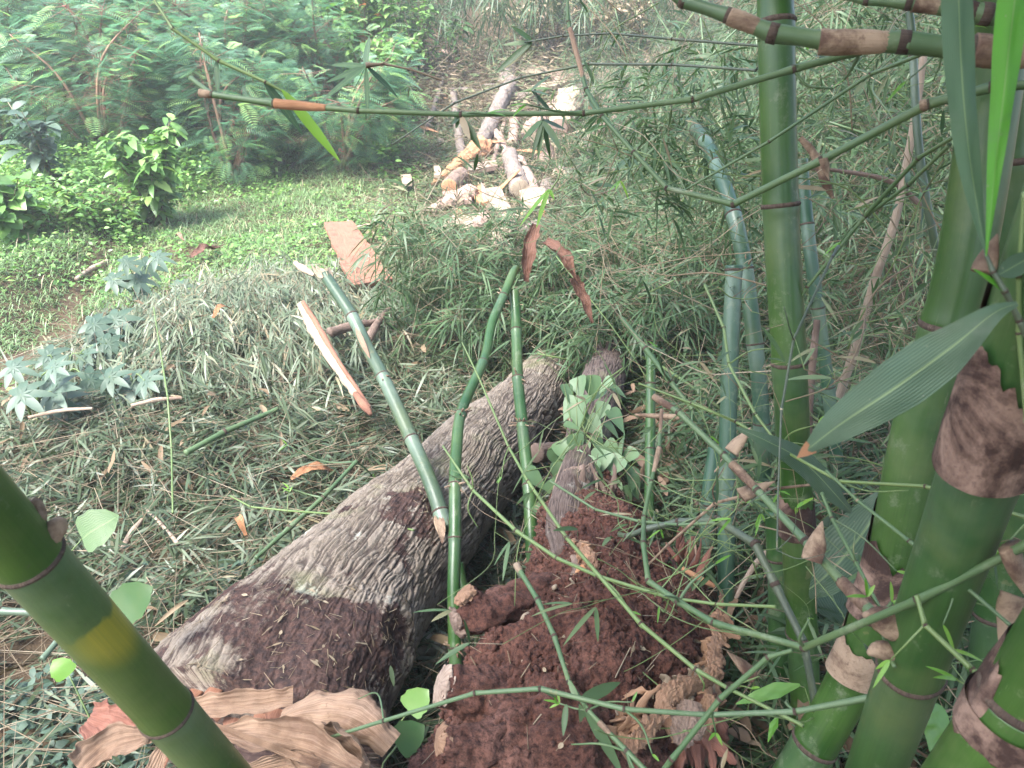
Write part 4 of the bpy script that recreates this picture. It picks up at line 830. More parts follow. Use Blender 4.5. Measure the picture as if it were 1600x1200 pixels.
# ================================================================ dry sheaths at the bottom of the trunk
def sheet(label, pts, wid, curl, mat, name='dry_sheath', cat='dry sheath', nrmv=None, group=None, nc=33, twist=0.0):
    P = Wp(pts); n = 70; C = cr(P, n)
    wd = np.interp(np.linspace(0, 1, n), np.linspace(0, 1, len(wid)), wid)*np.array([depth_of(c) for c in C])/FPX
    T = nrm(np.gradient(C, axis=0)); N0 = np.broadcast_to(-FWD+UP*.7 if nrmv is None else nrmv, T.shape)
    s = nrm(np.cross(T, N0)); n_ = np.cross(s, T)
    tw = (np.linspace(0, 1, n)*twist)[:, None]; s, n_ = s*np.cos(tw)+n_*np.sin(tw), n_*np.cos(tw)-s*np.sin(tw)
    cu = np.interp(np.linspace(0, 1, n), np.linspace(0, 1, len(curl)), curl); rows = []
    us = np.linspace(-1, 1, nc)
    for u in us:
        a_ = np.maximum(abs(cu), 1e-3)*np.sign(cu+1e-9); x = np.sin(a_*u)/a_; y = (1-np.cos(a_*u))/a_
        rows.append(C+s*(wd*.5*x)[:, None]+n_*(wd*.5*y)[:, None])
    V = np.stack(rows, 1); 
    nz = (fbm(V.reshape(-1, 3)*13, 3, 3)-.5).reshape(n, nc, 1); V = V+n_[:, None]*nz*.045
    rib = np.sin(us*19)[None, :, None]*.0012; V = V+n_[:, None]*rib
    edge = (fbm(np.stack([np.repeat(np.linspace(0, 9, n), nc), np.tile(us, n), np.zeros(n*nc)], 1), 3, 14)-.5).reshape(n, nc, 1)
    V = V+s[:, None]*edge*us[None, :, None]*wd[:, None, None]*.35
    V = V.reshape(-1, 3); V2 = V-np.repeat(n_, nc, 0)*.0012
    i = np.arange(n-1)[:, None]*nc; j = np.arange(nc-1)[None]
    Q = np.stack([i+j, i+j+1, i+nc+j+1, i+nc+j], -1).reshape(-1, 4)
    # thin closed shell
    m = n*nc; b1 = np.arange(n-1)*nc; e = np.concatenate([np.stack([b1, b1+nc, b1+nc+m, b1+m], 1), np.stack([b1+nc-1+nc, b1+nc-1, b1+nc-1+m, b1+nc-1+nc+m], 1)])
    UV = np.stack([np.repeat(np.linspace(0, 1, n)*.3, nc), np.tile((us+1)/2, n)], 1)
    o = thing(name, label, cat, C.mean(0), group); a = Acc()
    a.add(np.vstack([V, V2]), np.vstack([Q, Q[:, ::-1]+m, e]), None, .5, np.vstack([UV, UV])); a.build('blade', mat, o); return o
sheet('flat tan sheath strip lying across the trunk end', [(295, 1108, 1.58), (370, 1100, 1.58), (458, 1090, 1.60)], [32, 42, 34], [.7, .9, .6], tan_m)
sheet('long boat-shaped tan sheath in the heap at the trunk end', [(335, 1142, 1.42), (400, 1148, 1.40), (480, 1165, 1.38), (560, 1205, 1.36)], [16, 70, 84, 30], [1.2, 1.5, 1.3, .9], tan_m)
sheet('big tan sheath curling over at the right of the heap', [(440, 1125, 1.5), (500, 1108, 1.48), (560, 1118, 1.45), (612, 1165, 1.44)], [36, 96, 120, 50], [-.9, -1.4, -1.7, -1.2], tan_m)
sheet('tan sheath fold tucked under the curling one', [(500, 1145, 1.42), (540, 1170, 1.4), (575, 1210, 1.4)], [60, 100, 80], [1.2, 1.5, 1.0], tan_m, nrmv=-FWD-RT*.4)
sheet('reddish brown wet sheath at the left of the heap', [(140, 1122, 1.5), (175, 1135, 1.47), (225, 1150, 1.44)], [50, 84, 30], [1.1, 1.3, .8], redbrown_m)
sheet('tan folded sheath below the reddish one', [(128, 1205, 1.36), (170, 1165, 1.4), (240, 1148, 1.42)], [70, 64, 20], [1.4, 1.2, .6], tan_m)
sheet('tan sheath edge at the bottom behind the leaning culm', [(230, 1225, 1.36), (250, 1180, 1.38), (268, 1150, 1.4)], [30, 26, 8], [.6, .5, .2], tan_m)
sheet('narrow tan sheath below the boat-shaped one', [(380, 1205, 1.36), (450, 1188, 1.37), (540, 1212, 1.36)], [20, 34, 20], [.8, .8, .6], tan_m, nrmv=-FWD+UP*.1)
sheet('brown inner sheath lining at the heap bottom', [(360, 1180, 1.5), (440, 1205, 1.48), (520, 1225, 1.46)], [60, 80, 60], [-.6, -.7, -.6], sheathdark_m)
sheet('thin brown sheath stalk lying along the heap', [(320, 1128, 1.38), (400, 1158, 1.36), (500, 1195, 1.34)], [8, 12, 14], [.9, .9, .9], tan_m)
for k in range(0): pass
# brown dead leaves hanging behind the two green culms
sheet('crumpled dark brown dead leaf hanging over the culm tops', [(838, 352, 3.3), (828, 390, 3.28), (822, 440, 3.3)], [18, 32, 10], [1.2, 1.5, 1.3], deadleaf_m, 'dead_leaf', 'dead leaf')
sheet('brown dead leaf bent over toward the dark trunk', [(850, 375, 3.3), (875, 400, 3.25), (900, 440, 3.25)], [18, 40, 10], [1.1, 1.4, 1.4], deadleaf_m, 'dead_leaf', 'dead leaf', twist=1.0)
sheet('curled brown dead leaf lowest of the hanging three', [(893, 435, 3.3), (912, 470, 3.3), (925, 505, 3.3)], [26, 24, 8], [1.3, 1.5, 1.5], deadleaf_m, 'dead_leaf', 'dead leaf')
def gp(px, py, off): p = GP(px, py, off); return p
def gsheet(label, a, b, wp, mat, off=.12, curl=.6, **k):
    A0, B0 = gp(*a, off), gp(*b, off); return sheet(label, [A0, (A0+B0)/2+[0, 0, .03], B0], [wp*.5, wp, wp*.4], [curl]*3, mat, nrmv=np.array([0, -.3, 1.]), **k)
gsheet('purple brown dead leaf in the left grass', (300, 402), (342, 386), 20, deadleaf_m, .08, 1.0, name='dead_leaf', cat='dead leaf')
gsheet('small tan dead leaf in the grass by the green bush', (276, 368), (286, 374), 7, tan_m, .1, name='dead_leaf', cat='dead leaf')
gsheet('rust orange dead leaf on the litter left of the trunk', (368, 808), (384, 836), 12, orange_m, .12, .4, name='dead_leaf', cat='dead leaf')
gsheet('bent rust sheath on the top of the bamboo pile', (332, 495), (360, 480), 9, orange_m, .3, .5)
gsheet('pale broken wood flake on the litter left of the trunk', (455, 748), (524, 734), 16, orange_m, .12, .4, name='wood_flake', cat='wood chip')
# ================================================================ felled logs and split wood beyond
def log(label, p0, p1, w0, w1, mat, end=None, off=0, flat=1., name='log', cat='log', noise_=.18, depth=None):
    """a log lying from one ground point to another; widths in picture pixels at its distance"""
    A0 = GP(*p0, 0) if depth is None else W(*p0, depth[0]); B0 = GP(*p1, 0) if depth is None else W(*p1, depth[1])
    r0, r1 = w0*.5*depth_of(A0)/FPX, w1*.5*depth_of(B0)/FPX
    A0 = A0+[0, 0, r0*flat*.7+off]; B0 = B0+[0, 0, r1*flat*.7+off]
    if depth is None: A0 = A0+[0, 0, .05]; B0 = B0+[0, 0, .05]
    o = thing(name, label, cat, (A0+B0)/2); a = Acc(); sd = random.randrange(999)
    tube(a, [A0, A0*.66+B0*.34+rng.normal(0, r0*.08, 3), A0*.33+B0*.67+rng.normal(0, r0*.08, 3), B0], [r0, r0*.67+r1*.33, r0*.33+r1*.67, r1], 40, 90,
         lambda pos, s, th, r: r*noise_*(fbm(pos*7/max(r0, .05)*.25, 4, sd)-.5)*2+r*.12*(np.abs(2*vn(np.stack([np.cos(th)*5, np.sin(th)*5, s*4], 1), sd)-1)-.5), flat=flat, flatdir=(0, 0, 1))
    a.build('bark' if mat in (logbark_m, darkbark_m, moss_m) else 'wood', mat, o)
    if end is not None:
        for P_, Q_, r_ in ((A0, B0, r0), (B0, A0, r1)):
            d = nrm(P_-Q_); b = Acc(); tube(b, [P_-d*.01, P_+d*.006, P_+d*.012], [r_*.93, r_*.92, r_*.2], 32, 6, lambda pos, s, th, r: r*.07*(vn(pos*40, 2)-.5), flat=flat, flatdir=(0, 0, 1)); b.build('cut_end', end, o)
    return o
def plank(label, quad, thick, mat, off=.05, name='split_plank', cat='wood plank', nsub=24, rough=.012):
    """irregular split board: four picture corners on the ground, given a real thickness"""
    P = [GP(x, y, off) for x, y in quad]; nsub = nsub; us = np.linspace(0, 1, nsub); V = []
    for u in us:
        L_ = P[0]*(1-u)+P[3]*u; R_ = P[1]*(1-u)+P[2]*u
        for v in np.linspace(0, 1, 12): V.append(L_*(1-v)+R_*v)
    V = np.array(V); V[:, 2] = V[:, 2]*.35+np.mean(V[:, 2])*.65 if False else V[:, 2]
    ed = (fbm(V*9, 3, 5)-.5); V = V+np.stack([ed, ed*.3, ed*0], 1)*.035
    V[:, 2] += (fbm(V*6, 4, 8)-.5)*rough*2; top = V+[0, 0, thick]; n, m = nsub, 12; N = n*m
    i = np.arange(n-1)[:, None]*m; j = np.arange(m-1)[None]; Q = np.stack([i+j, i+j+1, i+m+j+1, i+m+j], -1).reshape(-1, 4)
    e = []
    for k in range(n-1): e += [[k*m, k*m+m, k*m+m+N, k*m+N], [k*m+m-1, k*m+m-1+N, k*m+2*m-1+N, k*m+2*m-1]]
    for k in range(m-1): e += [[k, k+N, k+1+N, k+1], [N-m+k, N-m+k+1, 2*N-m+k+1, 2*N-m+k]]
    UV = np.stack([np.repeat(us, m)*.6, np.tile(np.linspace(0, 1, m), n)], 1)
    o = thing(name, label, cat, V.mean(0)); a = Acc(); a.add(np.vstack([V, top]), np.vstack([Q[:, ::-1], Q+N, e]), None, .5, np.vstack([UV, UV])); a.build('wood', mat, o, False); return o
plank('broad reddish split slab lying in the litter, left of the culm tops', [(506, 352), (552, 350), (614, 442), (548, 452)], .03, red_m, .16)
o = stickthing('long split stake with pale wood and red edge', [(470, 474, 3.9), (490, 512, 3.8), (520, 562, 3.6), (548, 602, 3.45), (578, 642, 3.3)], [12, 20, 18, 16, 10], pale_m, name='split_stake', cat='wood stake', part='wood')
b = Acc(); tube(b, Wp([(473, 472, 3.88), (496, 508, 3.78), (526, 560, 3.58), (578, 636, 3.28)]), [.010, .014, .011, .006], 10, 40, lambda pos, s, th, r: r*.5*(fbm(pos*30, 2, 3)-.5)); b.build('red_edge', red_m, o)
b = Acc(); tube(b, Wp([(555, 615, 3.36), (568, 632, 3.3), (580, 648, 3.25)]), [.012, .02, .008], 10, 12); b.build('torn_end', red_m, o)
stickthing('small pale wood splinter above the split stake', [(460, 410, 5.2), (475, 420, 5.1), (490, 430, 5.0)], [6, 11, 5], pale_m, name='wood_splinter', cat='wood chip', part='wood')
log('long grey log pointing away up the clearing', (748, 246), (800, 142), 24, 22, logbark_m, pale_m)
log('bright orange splintered log end tapering to the left', (676, 297), (755, 248), 6, 34, orange_m, None, name='splintered_log', noise_=.4)
log('stout barked log standing out in the middle of the clearing', (812, 318), (796, 262), 31, 26, logbark_m, pale_m, .03)
log('split pink half log lying against the stout barked log', (832, 318), (812, 266), 22, 16, pink_m, None, .05, .7)
plank('pale cut wood block at the foot of the stout log', [(812, 318), (850, 310), (856, 338), (820, 350)], .13, pale_m, .05, 'wood_block', 'wood block')
log('orange torn underside chunk below the pale wood block', (815, 352), (850, 350), 14, 16, orange_m, None, name='wood_chunk', cat='wood chunk', noise_=.4)
log('short dark stub with a red cut end, left of the pale chunk', (703, 310), (722, 290), 28, 26, darkbark_m, orange_m)
log('pale debarked chunk with a pointed left end', (662, 342), (738, 318), 8, 34, pink_m, None, 0, .8, name='wood_chunk', cat='wood chunk', noise_=.35)
log('small orange stick under the pale chunk', (717, 342), (731, 374), 10, 14, orange_m, None, name='wood_chunk', cat='wood chunk')
o = log('curved barked shell lying hollow side down, right of the stout log', (875, 300), (925, 285), 44, 30, logbark_m, pale_m, 0, .8, name='bark_shell', cat='bark piece', noise_=.4)
log('pinkish upright split piece behind the long grey log', (800, 238), (806, 190), 18, 16, pink_m, pale_m)
log('pink chunk of wood right of the split piece', (826, 226), (846, 200), 26, 24, pink_m, pale_m, noise_=.4, name='wood_chunk', cat='wood chunk')
log('large pale wood chunk half hidden by leaf fans', (872, 218), (892, 178), 32, 42, pale_m, pink_m, noise_=.4, name='wood_chunk', cat='wood chunk')
log('small grey log at the top of the row', (788, 152), (796, 112), 26, 22, logbark_m, pale_m)
log('thin grey fallen trunk left of the long log', (722, 262), (708, 150), 15, 11, logbark_m, None)
log('dark grey log end right of the curved bark shell', (945, 278), (915, 243), 18, 16, darkbark_m, pink_m)
plank('long thin board lying beyond the logs', [(822, 142), (905, 122), (908, 128), (824, 150)], .05, pale_m, .1)
plank('pale wide board at the far right of the clearing', [(930, 112), (990, 100), (996, 120), (935, 135)], .05, pink_m, .1)
plank('grey pink bark slab just behind the long thin board', [(860, 118), (930, 110), (932, 128), (870, 138)], .05, pink_m, .05)
plank('upright pale debarked slab behind the crooked culm top', [(768, 365), (797, 362), (796, 428), (766, 432)], .05, pale_m, .22)
plank('small cream wood chip right of the reddish slab', [(644, 408), (664, 406), (662, 430), (646, 432)], .03, pale_m, .2, 'wood_chip', 'wood chip')
plank('yellowish sawn board among the chips', [(752, 300), (780, 296), (800, 330), (776, 334)], .03, pale_m, .1)
plank('splintered tan board beside the yellowish one', [(728, 296), (750, 292), (772, 318), (750, 322)], .03, orange_m, .08)
log('weathered grey log lying across behind the long grey one', (770, 168), (838, 160), 14, 18, logbark_m, pale_m)
log('pinkish debarked log at the right side of the clearing', (930, 215), (985, 190), 18, 22, pink_m, pale_m)
log('grey log crossing the top boards', (900, 150), (965, 168), 16, 14, logbark_m, pale_m)
log('thin reddish pole lying beside the orange splintered log', (770, 262), (788, 200), 8, 7, pink_m, None)
log('tan pole lying under the drooping leaf fan', (850, 235), (935, 208), 8, 9, pale_m, None)
plank('grey split slab just uphill of the pale wood chunk', [(850, 168), (905, 150), (915, 162), (860, 180)], .05, pink_m, .06)
plank('pale slab to the right of the small grey log at the top', [(812, 108), (850, 100), (856, 116), (818, 124)], .05, pale_m, .06)
plank('tan slab tilted below the curved bark shell', [(880, 312), (920, 305), (930, 330), (892, 336)], .04, pink_m, .10)
plank('broad pale slab high on the slope right of the boards', [(990, 80), (1045, 70), (1050, 95), (1000, 104)], .05, pink_m, .1)
plank('pale board leaning on the slope above the long board', [(905, 80), (955, 84), (952, 96), (903, 92)], .05, pale_m, .1)
plank('narrow pale slab lying across the foot of the long grey log', [(730, 262), (775, 256), (778, 266), (732, 274)], .05, pink_m, .07)
plank('brown bark slab between the stout log and the curved shell', [(842, 288), (866, 280), (872, 306), (848, 312)], .04, logbark_m, .07)
plank('flat tan slab just below the orange splintered log', [(690, 306), (726, 300), (738, 318), (700, 322)], .04, pink_m, .07)
plank('rough pale slab under the pointed chunk', [(690, 345), (760, 338), (766, 352), (696, 360)], .04, pale_m, .07)
log('short pale log lying left of the upright pale slab', (730, 392), (760, 372), 20, 22, pink_m, pale_m, .08)
log('grey barked branch piece right of the upright pale slab', (808, 402), (840, 376), 18, 14, logbark_m, pale_m, .08)
log('knotty brown log near the top of the clearing, right of the small grey one', (842, 108), (876, 76), 16, 18, logbark_m, pale_m)
log('pale stick-like log at the very top of the row', (800, 92), (822, 60), 10, 9, pink_m, None)
log('dark branch piece lying uphill of the curved bark shell', (880, 262), (902, 238), 12, 10, darkbark_m, None)
log('leaning grey pole at the left border of the clearing', (668, 210), (692, 130), 8, 6, logbark_m, None)
plank('big tan slab in the top right of the clearing under the thin branches', [(935, 150), (985, 140), (998, 165), (945, 175)], .05, pink_m, .12)
plank('tiny oval cut disc in the grass, left of the orange log', [(678, 262), (687, 262), (688, 278), (679, 278)], .03, pale_m, .1, 'wood_disc', 'wood disc')
plank('cream chip in the green grass, leftmost of the chips', [(626, 278), (642, 276), (644, 290), (630, 291)], .03, pale_m, .1, 'wood_chip', 'wood chip')
plank('pink wood slab beneath the drooping leaf fan', [(838, 250), (850, 240), (900, 256), (890, 262)], .04, pink_m, .05)
for k in range(34):
    px = random.gauss(815, 70); py = random.uniform(55, 400); p = GP(px, py, .09); s_ = random.uniform(.12, .34); o = thing('wood_piece', ['pale', 'pinkish', 'grey barked', 'orange'][k % 4]+' splintered piece strewn among the cut logs', 'wood piece', p, 'splintered pieces strewn among the cut logs'); a = Acc(); d = nrm(rng.normal(size=3)*[1, 1, .3])
    tube(a, [p-d*s_, p+[0, 0, .01], p+d*s_], [s_*.08, s_*.17, s_*.03], 14, 30, lambda pos, s, th, r: r*1.3*(fbm(pos*16, 4, k)-.5), flat=.28, flatdir=nrm(np.array([.2, -.3, 1.]))); a.build('wood', [pale_m, pink_m, logbark_m, orange_m][k % 4], o, False)
NCH = 110
for k in range(NCH):
    px = random.gauss(800, 80); py = random.uniform(70, 395); p = GP(px, py, .04); s_ = random.uniform(.04, .13)
    ci = random.randrange(4); o = thing('wood_chip', 'small '+['pale', 'pinkish', 'orange', 'grey barked'][ci]+' chip scattered among the cut logs', 'wood chip', p, 'wood chips scattered among the cut logs'); a = Acc(); d = nrm(rng.normal(size=3)*[1, 1, .25])
    tube(a, [p-d*s_, p, p+d*s_], [s_*.2, s_*.4, s_*.15], 8, 8, lambda pos, s, th, r: r*.6*(vn(pos*40, 3)-.5), flat=.35, flatdir=(0, 0, 1)); a.build('wood', [pale_m, pink_m, orange_m, logbark_m][ci], o, False)
log('grey mossy log lying behind the foot of the crooked culm', (640, 1022), (790, 1012), 40, 40, moss_m, None, depth=(2.35, 2.5))
log('dark round log end peeping out right of the big trunk', (838, 718), (885, 712), 32, 30, darkbark_m, darkbark_m, depth=(3.05, 3.2))
# ================================================================ vine leaves on the second trunk
vp = W(915, 730, 2.6); vt = thing('trailing_vine', 'clump of fresh pale green vine leaves over the dark trunk', 'vine', vp)
def heart(acc, p, d, n_, L, A=None):
    N = 1; blades(acc, [p], [d], [n_], [L], [L*.85], .12, ([0, .06, .2, .42, .7, .9, 1], [.35, .85, 1, .86, .48, .15, .01]), .28, A)
for k, (px, py) in enumerate([(885, 612), (905, 600), (925, 598), (950, 600), (965, 612), (895, 632), (915, 628), (940, 640), (958, 650), (893, 668), (910, 655), (925, 662), (950, 668), (880, 700), (898, 690), (915, 700), (932, 690), (955, 700), (975, 690), (985, 712), (905, 720), (865, 712), (925, 728), (945, 735), (965, 725), (985, 740), (870, 735), (960, 760), (978, 772), (990, 760), (880, 775), (868, 760), (830, 745), (845, 800), (873, 795), (940, 715), (902, 642), (935, 610)]):
    dd = 2.62+.25*(770-py)/160+random.uniform(-.05, .05); p = W(px, py, dd); b = Acc(); d = nrm(RT*random.uniform(-1, 1)-UP*random.uniform(.2, 1)+FWD*random.uniform(-.4, .2))
    heart(b, p-d*.03, d, nrm(-FWD*.6+UP*.9+rng.normal(0, .35, 3)), random.uniform(.068, .10)); b.build('leaf', vine_m, vt)
    b = Acc(); q = W(905+random.uniform(-15, 15), 690+random.uniform(-20, 60), 2.75); tube(b, [p-d*.03, (p+q)/2+[0, 0, .02], q], [.0018, .0018, .0022], 6, 10); b.build('stalk', yellowtwig_m, vt)
b = Acc()
for k in range(11):
    p = W(900+random.uniform(-30, 40), 725+random.uniform(-10, 20), 2.6); q = W(890+random.uniform(-40, 60), 790+random.uniform(-15, 25), 2.5)
    tube(b, [p, (p+q)/2+UP*.03-FWD*.03, q], [.002, .002, .0015], 5, 10)
b.build('dangling_roots', stick_m, vt)
# round leaves by the leaning culm
for lb, px, py, dd, L_, m_, dx, dy in [('pale green lobed leaf on a stalk above the leaning culm', 128, 842, 1.95, .115, vineveined_m, 1, .75), ('dark glossy round leaf touching the leaning culm', 185, 958, 1.7, .10, dark_m, .9, .8), ('light green small leaf behind the leaning culm', 112, 880, 1.8, .05, vine_m, .2, -1), ('small fresh leaf near the lower left corner', 108, 1055, 1.75, .055, young_m, -.6, .6), ('green leaf between the trunk and the torn root', 638, 1110, 1.75, .07, broad_m, .7, .8), ('dark leaf at the bottom by the torn root', 620, 1165, 1.6, .075, dark_m, .6, .5), ('leaf lying by the light green sapling stem', 560, 978, 2.0, .03, vine_m, .2, .9)]:
    p = W(px, py, dd); o = thing('vine_leaf', lb, 'leaf', p); b = Acc(); d = nrm(RT*dx+UP*dy)
    blades(b, [p], [d], [-FWD+UP*.5], [L_], [L_*.95], .1, ([0, .05, .16, .3, .45, .6, .78, .9, 1], [.4, .85, 1, .92, 1.0, .82, .62, .3, .02]), .15, .7, wave=.02); b.build('blade', m_, o)
    b = Acc(); tube(b, [p, p-d*.04-UP*.03, p-UP*.12-d*.02+RT*.05], [.002, .002, .002], 6, 12); b.build('stalk', yellowtwig_m, o)
# ================================================================ lobed (cassava like) plants
def lobed(label, px, py, n, spread, L, off=.55, group=None):
    base = GP(px, py+40, 0); o = thing('lobed_leaf_plant', label, 'plant', base, group); top = W(px, py, depth_of(base)*.97)
    for k in range(n):
        c = top+rng.normal(0, spread, 3)*[1, .7, .6]; b = Acc(); tube(b, [base, (base+c)/2+[0, 0, .1], c], [.006, .004, .003], 6, 12); b.build('stalk', yellowtwig_m, o)
        b = Acc(); nn_ = nrm(np.array([rng.normal(0, .3), -.5, 1.])); u = nrm(np.cross(nn_, [1, .2, 0])); v = np.cross(nn_, u); a0 = random.uniform(-.3, .3)
        l = L*random.uniform(.7, 1.15); angs = np.linspace(-2.3, 2.3, 7)+a0-math.pi/2
        d = u[None]*np.cos(angs)[:, None]+v[None]*np.sin(angs)[:, None]
        blades(b, np.repeat(c[None], 7, 0), d, nn_, l*np.array([.6, .8, .95, 1, .95, .8, .6]), l*.30, .25, PROF_B, .15, random.random()); b.build('leaf', bluish_m, o)
lobed('bluish plant with seven-lobed leaves at the top of the pile', 225, 440, 8, .16, .16)
lobed('bluish lobed plant at the left, lowest on the pile', 60, 640, 7, .16, .15)
lobed('lobed leaf plant above the lowest one, by the dirt bank', 105, 575, 6, .13, .14)
lobed('lobed leaves poking out in the middle of the pile', 215, 595, 4, .08, .14)
lobed('pale lobed leaves beside the brown tops of the pile', 165, 525, 5, .09, .14)
# ================================================================ loose cover: litter, pile, tangle, grass
def rand_uv(n): return rng.random((n, 2))
def px_pts(n, x0, x1, y0, y1, pred=None):
    """even cover of a ground patch in metres"""
    P = np.stack([rng.uniform(x0, x1, n), rng.uniform(y0, y1, n)], 1)
    if pred is not None: P = P[pred(P[:, 0], P[:, 1])]
    return P
proj = lambda P: (800+FPX*(P@RT)/np.maximum(P@FWD, .05), 600-FPX*(P@UP)/np.maximum(P@FWD, .05))
def inview(P, m=120):
    x, y = proj(P); return (x > -m) & (x < 1600+m) & (y > -m) & (y < 1200+m) & (P@FWD > .3)
# pile of felled bamboo tops (left and centre)
def pile_mask(x, y):
    edge = -2.75-.25*(y-3.9)+.5*(fbm(np.stack([x, y, y*0], 1)*2, 2, 3)-.5)
    far = 5.4+.35*x+1.1*(fbm(np.stack([x, y, y*0], 1)*1.1, 2, 4)-.5)+np.where(x > -.6, 2.0, 0)
    return (x > edge) & (y < far)
leaf, twig = Acc(), Acc()
P = px_pts(36000, -4.2, 2.2, .9, 8, pile_mask); O = np.column_stack([P, G(P[:, 0], P[:, 1])+rng.random(len(P))**1.5*.13]); O = O[inview(O)]
N = len(O); az = rng.uniform(0, 6.28, N)+0
D = np.column_stack([np.cos(az), np.sin(az), rng.normal(-.1, .25, N)]); NN = np.column_stack([rng.normal(0, .45, (N, 2)), np.ones(N)])
szf = .62+.75*fbm(O*1.8, 3, 27); keep = ~((O[:, 0] < -.72) & (O[:, 1] < 1.9) & (rng.random(len(O)) < .8)) & (fbm(O*3.1, 3, 29) > .33); O = O[keep]; N = len(O); D = D[keep]; NN = NN[keep]
cl = np.clip(fbm(O*1.4, 3, 21)*1.5-.48+rng.normal(0, .2, N), 0, 1)
sprays(leaf, twig, O, D, NN, 7, (.06, .145), (.007, .013), .0010, .10, .15, .8, cl)
# drooping straw-coloured tops on the crest of the pile
P = np.column_stack([rng.normal(-1.55, .42, 2400), rng.normal(4.35, .5, 2400)]); O = np.column_stack([P, G(P[:, 0], P[:, 1])+.03+rng.random(len(P))*.20]); N = len(O)
D = np.column_stack([rng.normal(.3, .5, N), rng.normal(-.8, .4, N), rng.normal(-.35, .3, N)])
sprays(leaf, twig, O, D, np.column_stack([rng.normal(0, .4, (N, 2)), np.ones(N)]), 7, (.09, .18), (.007, .013), .001, .14, .5, .5, np.clip(rng.normal(.66, .16, N), 0, 1))
P = px_pts(420, -3.4, 1.0, 1.0, 6.5, pile_mask); O = np.column_stack([P, G(P[:, 0], P[:, 1])+.06+rng.random(len(P))*.12]); N = len(O); az = rng.uniform(0, 6.28, N); bl_ = Acc()
blades(bl_, O, np.column_stack([np.cos(az), np.sin(az), rng.normal(.05, .2, N)]), rng.normal(0, .5, (N, 3))+[0, 0, 1], rng.uniform(.05, .16, N), rng.uniform(.012, .032, N), .15, PROF_O, .5, wave=.04)
o = bl_.build('dead_leaf_litter', leaf_mat('dead_litter_leaf', [(0, (.06, .035, .022)), (.5, (.15, .095, .06)), (1, (.30, .22, .15))], .65, .1, .3)); tag(o, 'brown dead leaves scattered over the felled bamboo', kind='stuff')
# single straws
P = px_pts(15000, -4.2, 2.0, .9, 7.5, pile_mask); A0 = np.column_stack([P, G(P[:, 0], P[:, 1])+rng.random(len(P))*.14]); N = len(A0)
az = rng.uniform(0, 6.28, N); L = rng.uniform(.08, .5, N); B0 = A0+np.column_stack([np.cos(az)*L, np.sin(az)*L, rng.normal(0, .05, N)]); B0[:, 2] = np.maximum(B0[:, 2], G(B0[:, 0], B0[:, 1])+.02)
sticks(twig, A0, B0, rng.uniform(.0006, .0022, N))
o = leaf.build('bamboo_litter', litter_m); tag(o, 'matted heap of felled bamboo leaves covering the ground left of the trunk', kind='stuff')
o = twig.build('twig_litter', twig_m); tag(o, 'straw coloured twigs mixed through the felled bamboo', kind='stuff')
# tangle on the right
leaf, twig, yl = Acc(), Acc(), Acc()
sheathlitter_m = leaf_mat('shed_sheath', [(0, (.05, .028, .02)), (.5, (.13, .075, .05)), (1, (.28, .18, .13))], .7, .05, .3)
def tang(n, x0, x1, y0, y1, hfun, dirn=(0, 0, -.2), kk=7, Ls=(.07, .16)):
    P = px_pts(n, x0, x1, y0, y1); h = hfun(P[:, 0], P[:, 1]); P = P[h > .02]; h = h[h > .02]
    O = np.column_stack([P, G(P[:, 0], P[:, 1])+.02+h*rng.random(len(P))**.75]); O = O[inview(O, 60)]; N = len(O)
    D = rng.normal(size=(N, 3))*[1, 1, .5]+dirn; NN = np.column_stack([rng.normal(0, .6, (N, 2)), np.ones(N)])
    c = np.clip(fbm(O*2.2, 3, 23)*1.5-.45+rng.normal(0, .25, N), 0, 1)
    sprays(leaf, twig, O, D, NN, kk, Ls, (.007, .014), .0011, .12, .4, .8, c)
    A0 = O[::2]; n2 = len(A0); d = nrm(rng.normal(size=(n2, 3))*[1, 1, .7]); L = (.12+.75*rng.random(n2)**2)[:, None]
    sticks(twig, A0-d*L*.5, A0+d*L*.5, rng.uniform(.0007, .0025, n2))
def h_right(x, y):
    base = 2.1*sstep(.15, 1.6, x-.19*(y-3))*sstep(2.6, 4.2, y)
    base = np.maximum(base, .35*sstep(.25, .8, x)*sstep(1.8, 3., y))
    n_ = fbm(np.stack([x, y, y*0], 1)*1.3, 3, 7)
    return base*(.55+.9*n_)
tang(22000, .1, 6.5, 2.3, 9, h_right)
tang(2500, .5, 2.2, 1.2, 3.0, lambda x, y: .55*sstep(.45, .8, x)*(y*0+1))
tang(3000, -.2, 1.6, 3.9, 6.0, lambda x, y: .55-.4*sstep(4.6, 5.6, y)*sstep(1.3, .5, x))
tang(1500, -.75, 1.3, 3.9, 5.0, lambda x, y: .75+0*x)
tang(500, .0, .9, 3.4, 3.9, lambda x, y: .7*sstep(.1, .5, x))
tang(650, -.35, 1.1, 3.72, 4.25, lambda x, y: .5+0*x)
tang(1400, -.9, 1.4, 6.2, 11, lambda x, y: .10+0*x)
tang(3000, .8, 8, 9, 14, lambda x, y: 1.6*fbm(np.stack([x, y, y*0], 1), 3, 3)+0*x, Ls=(.12, .25))
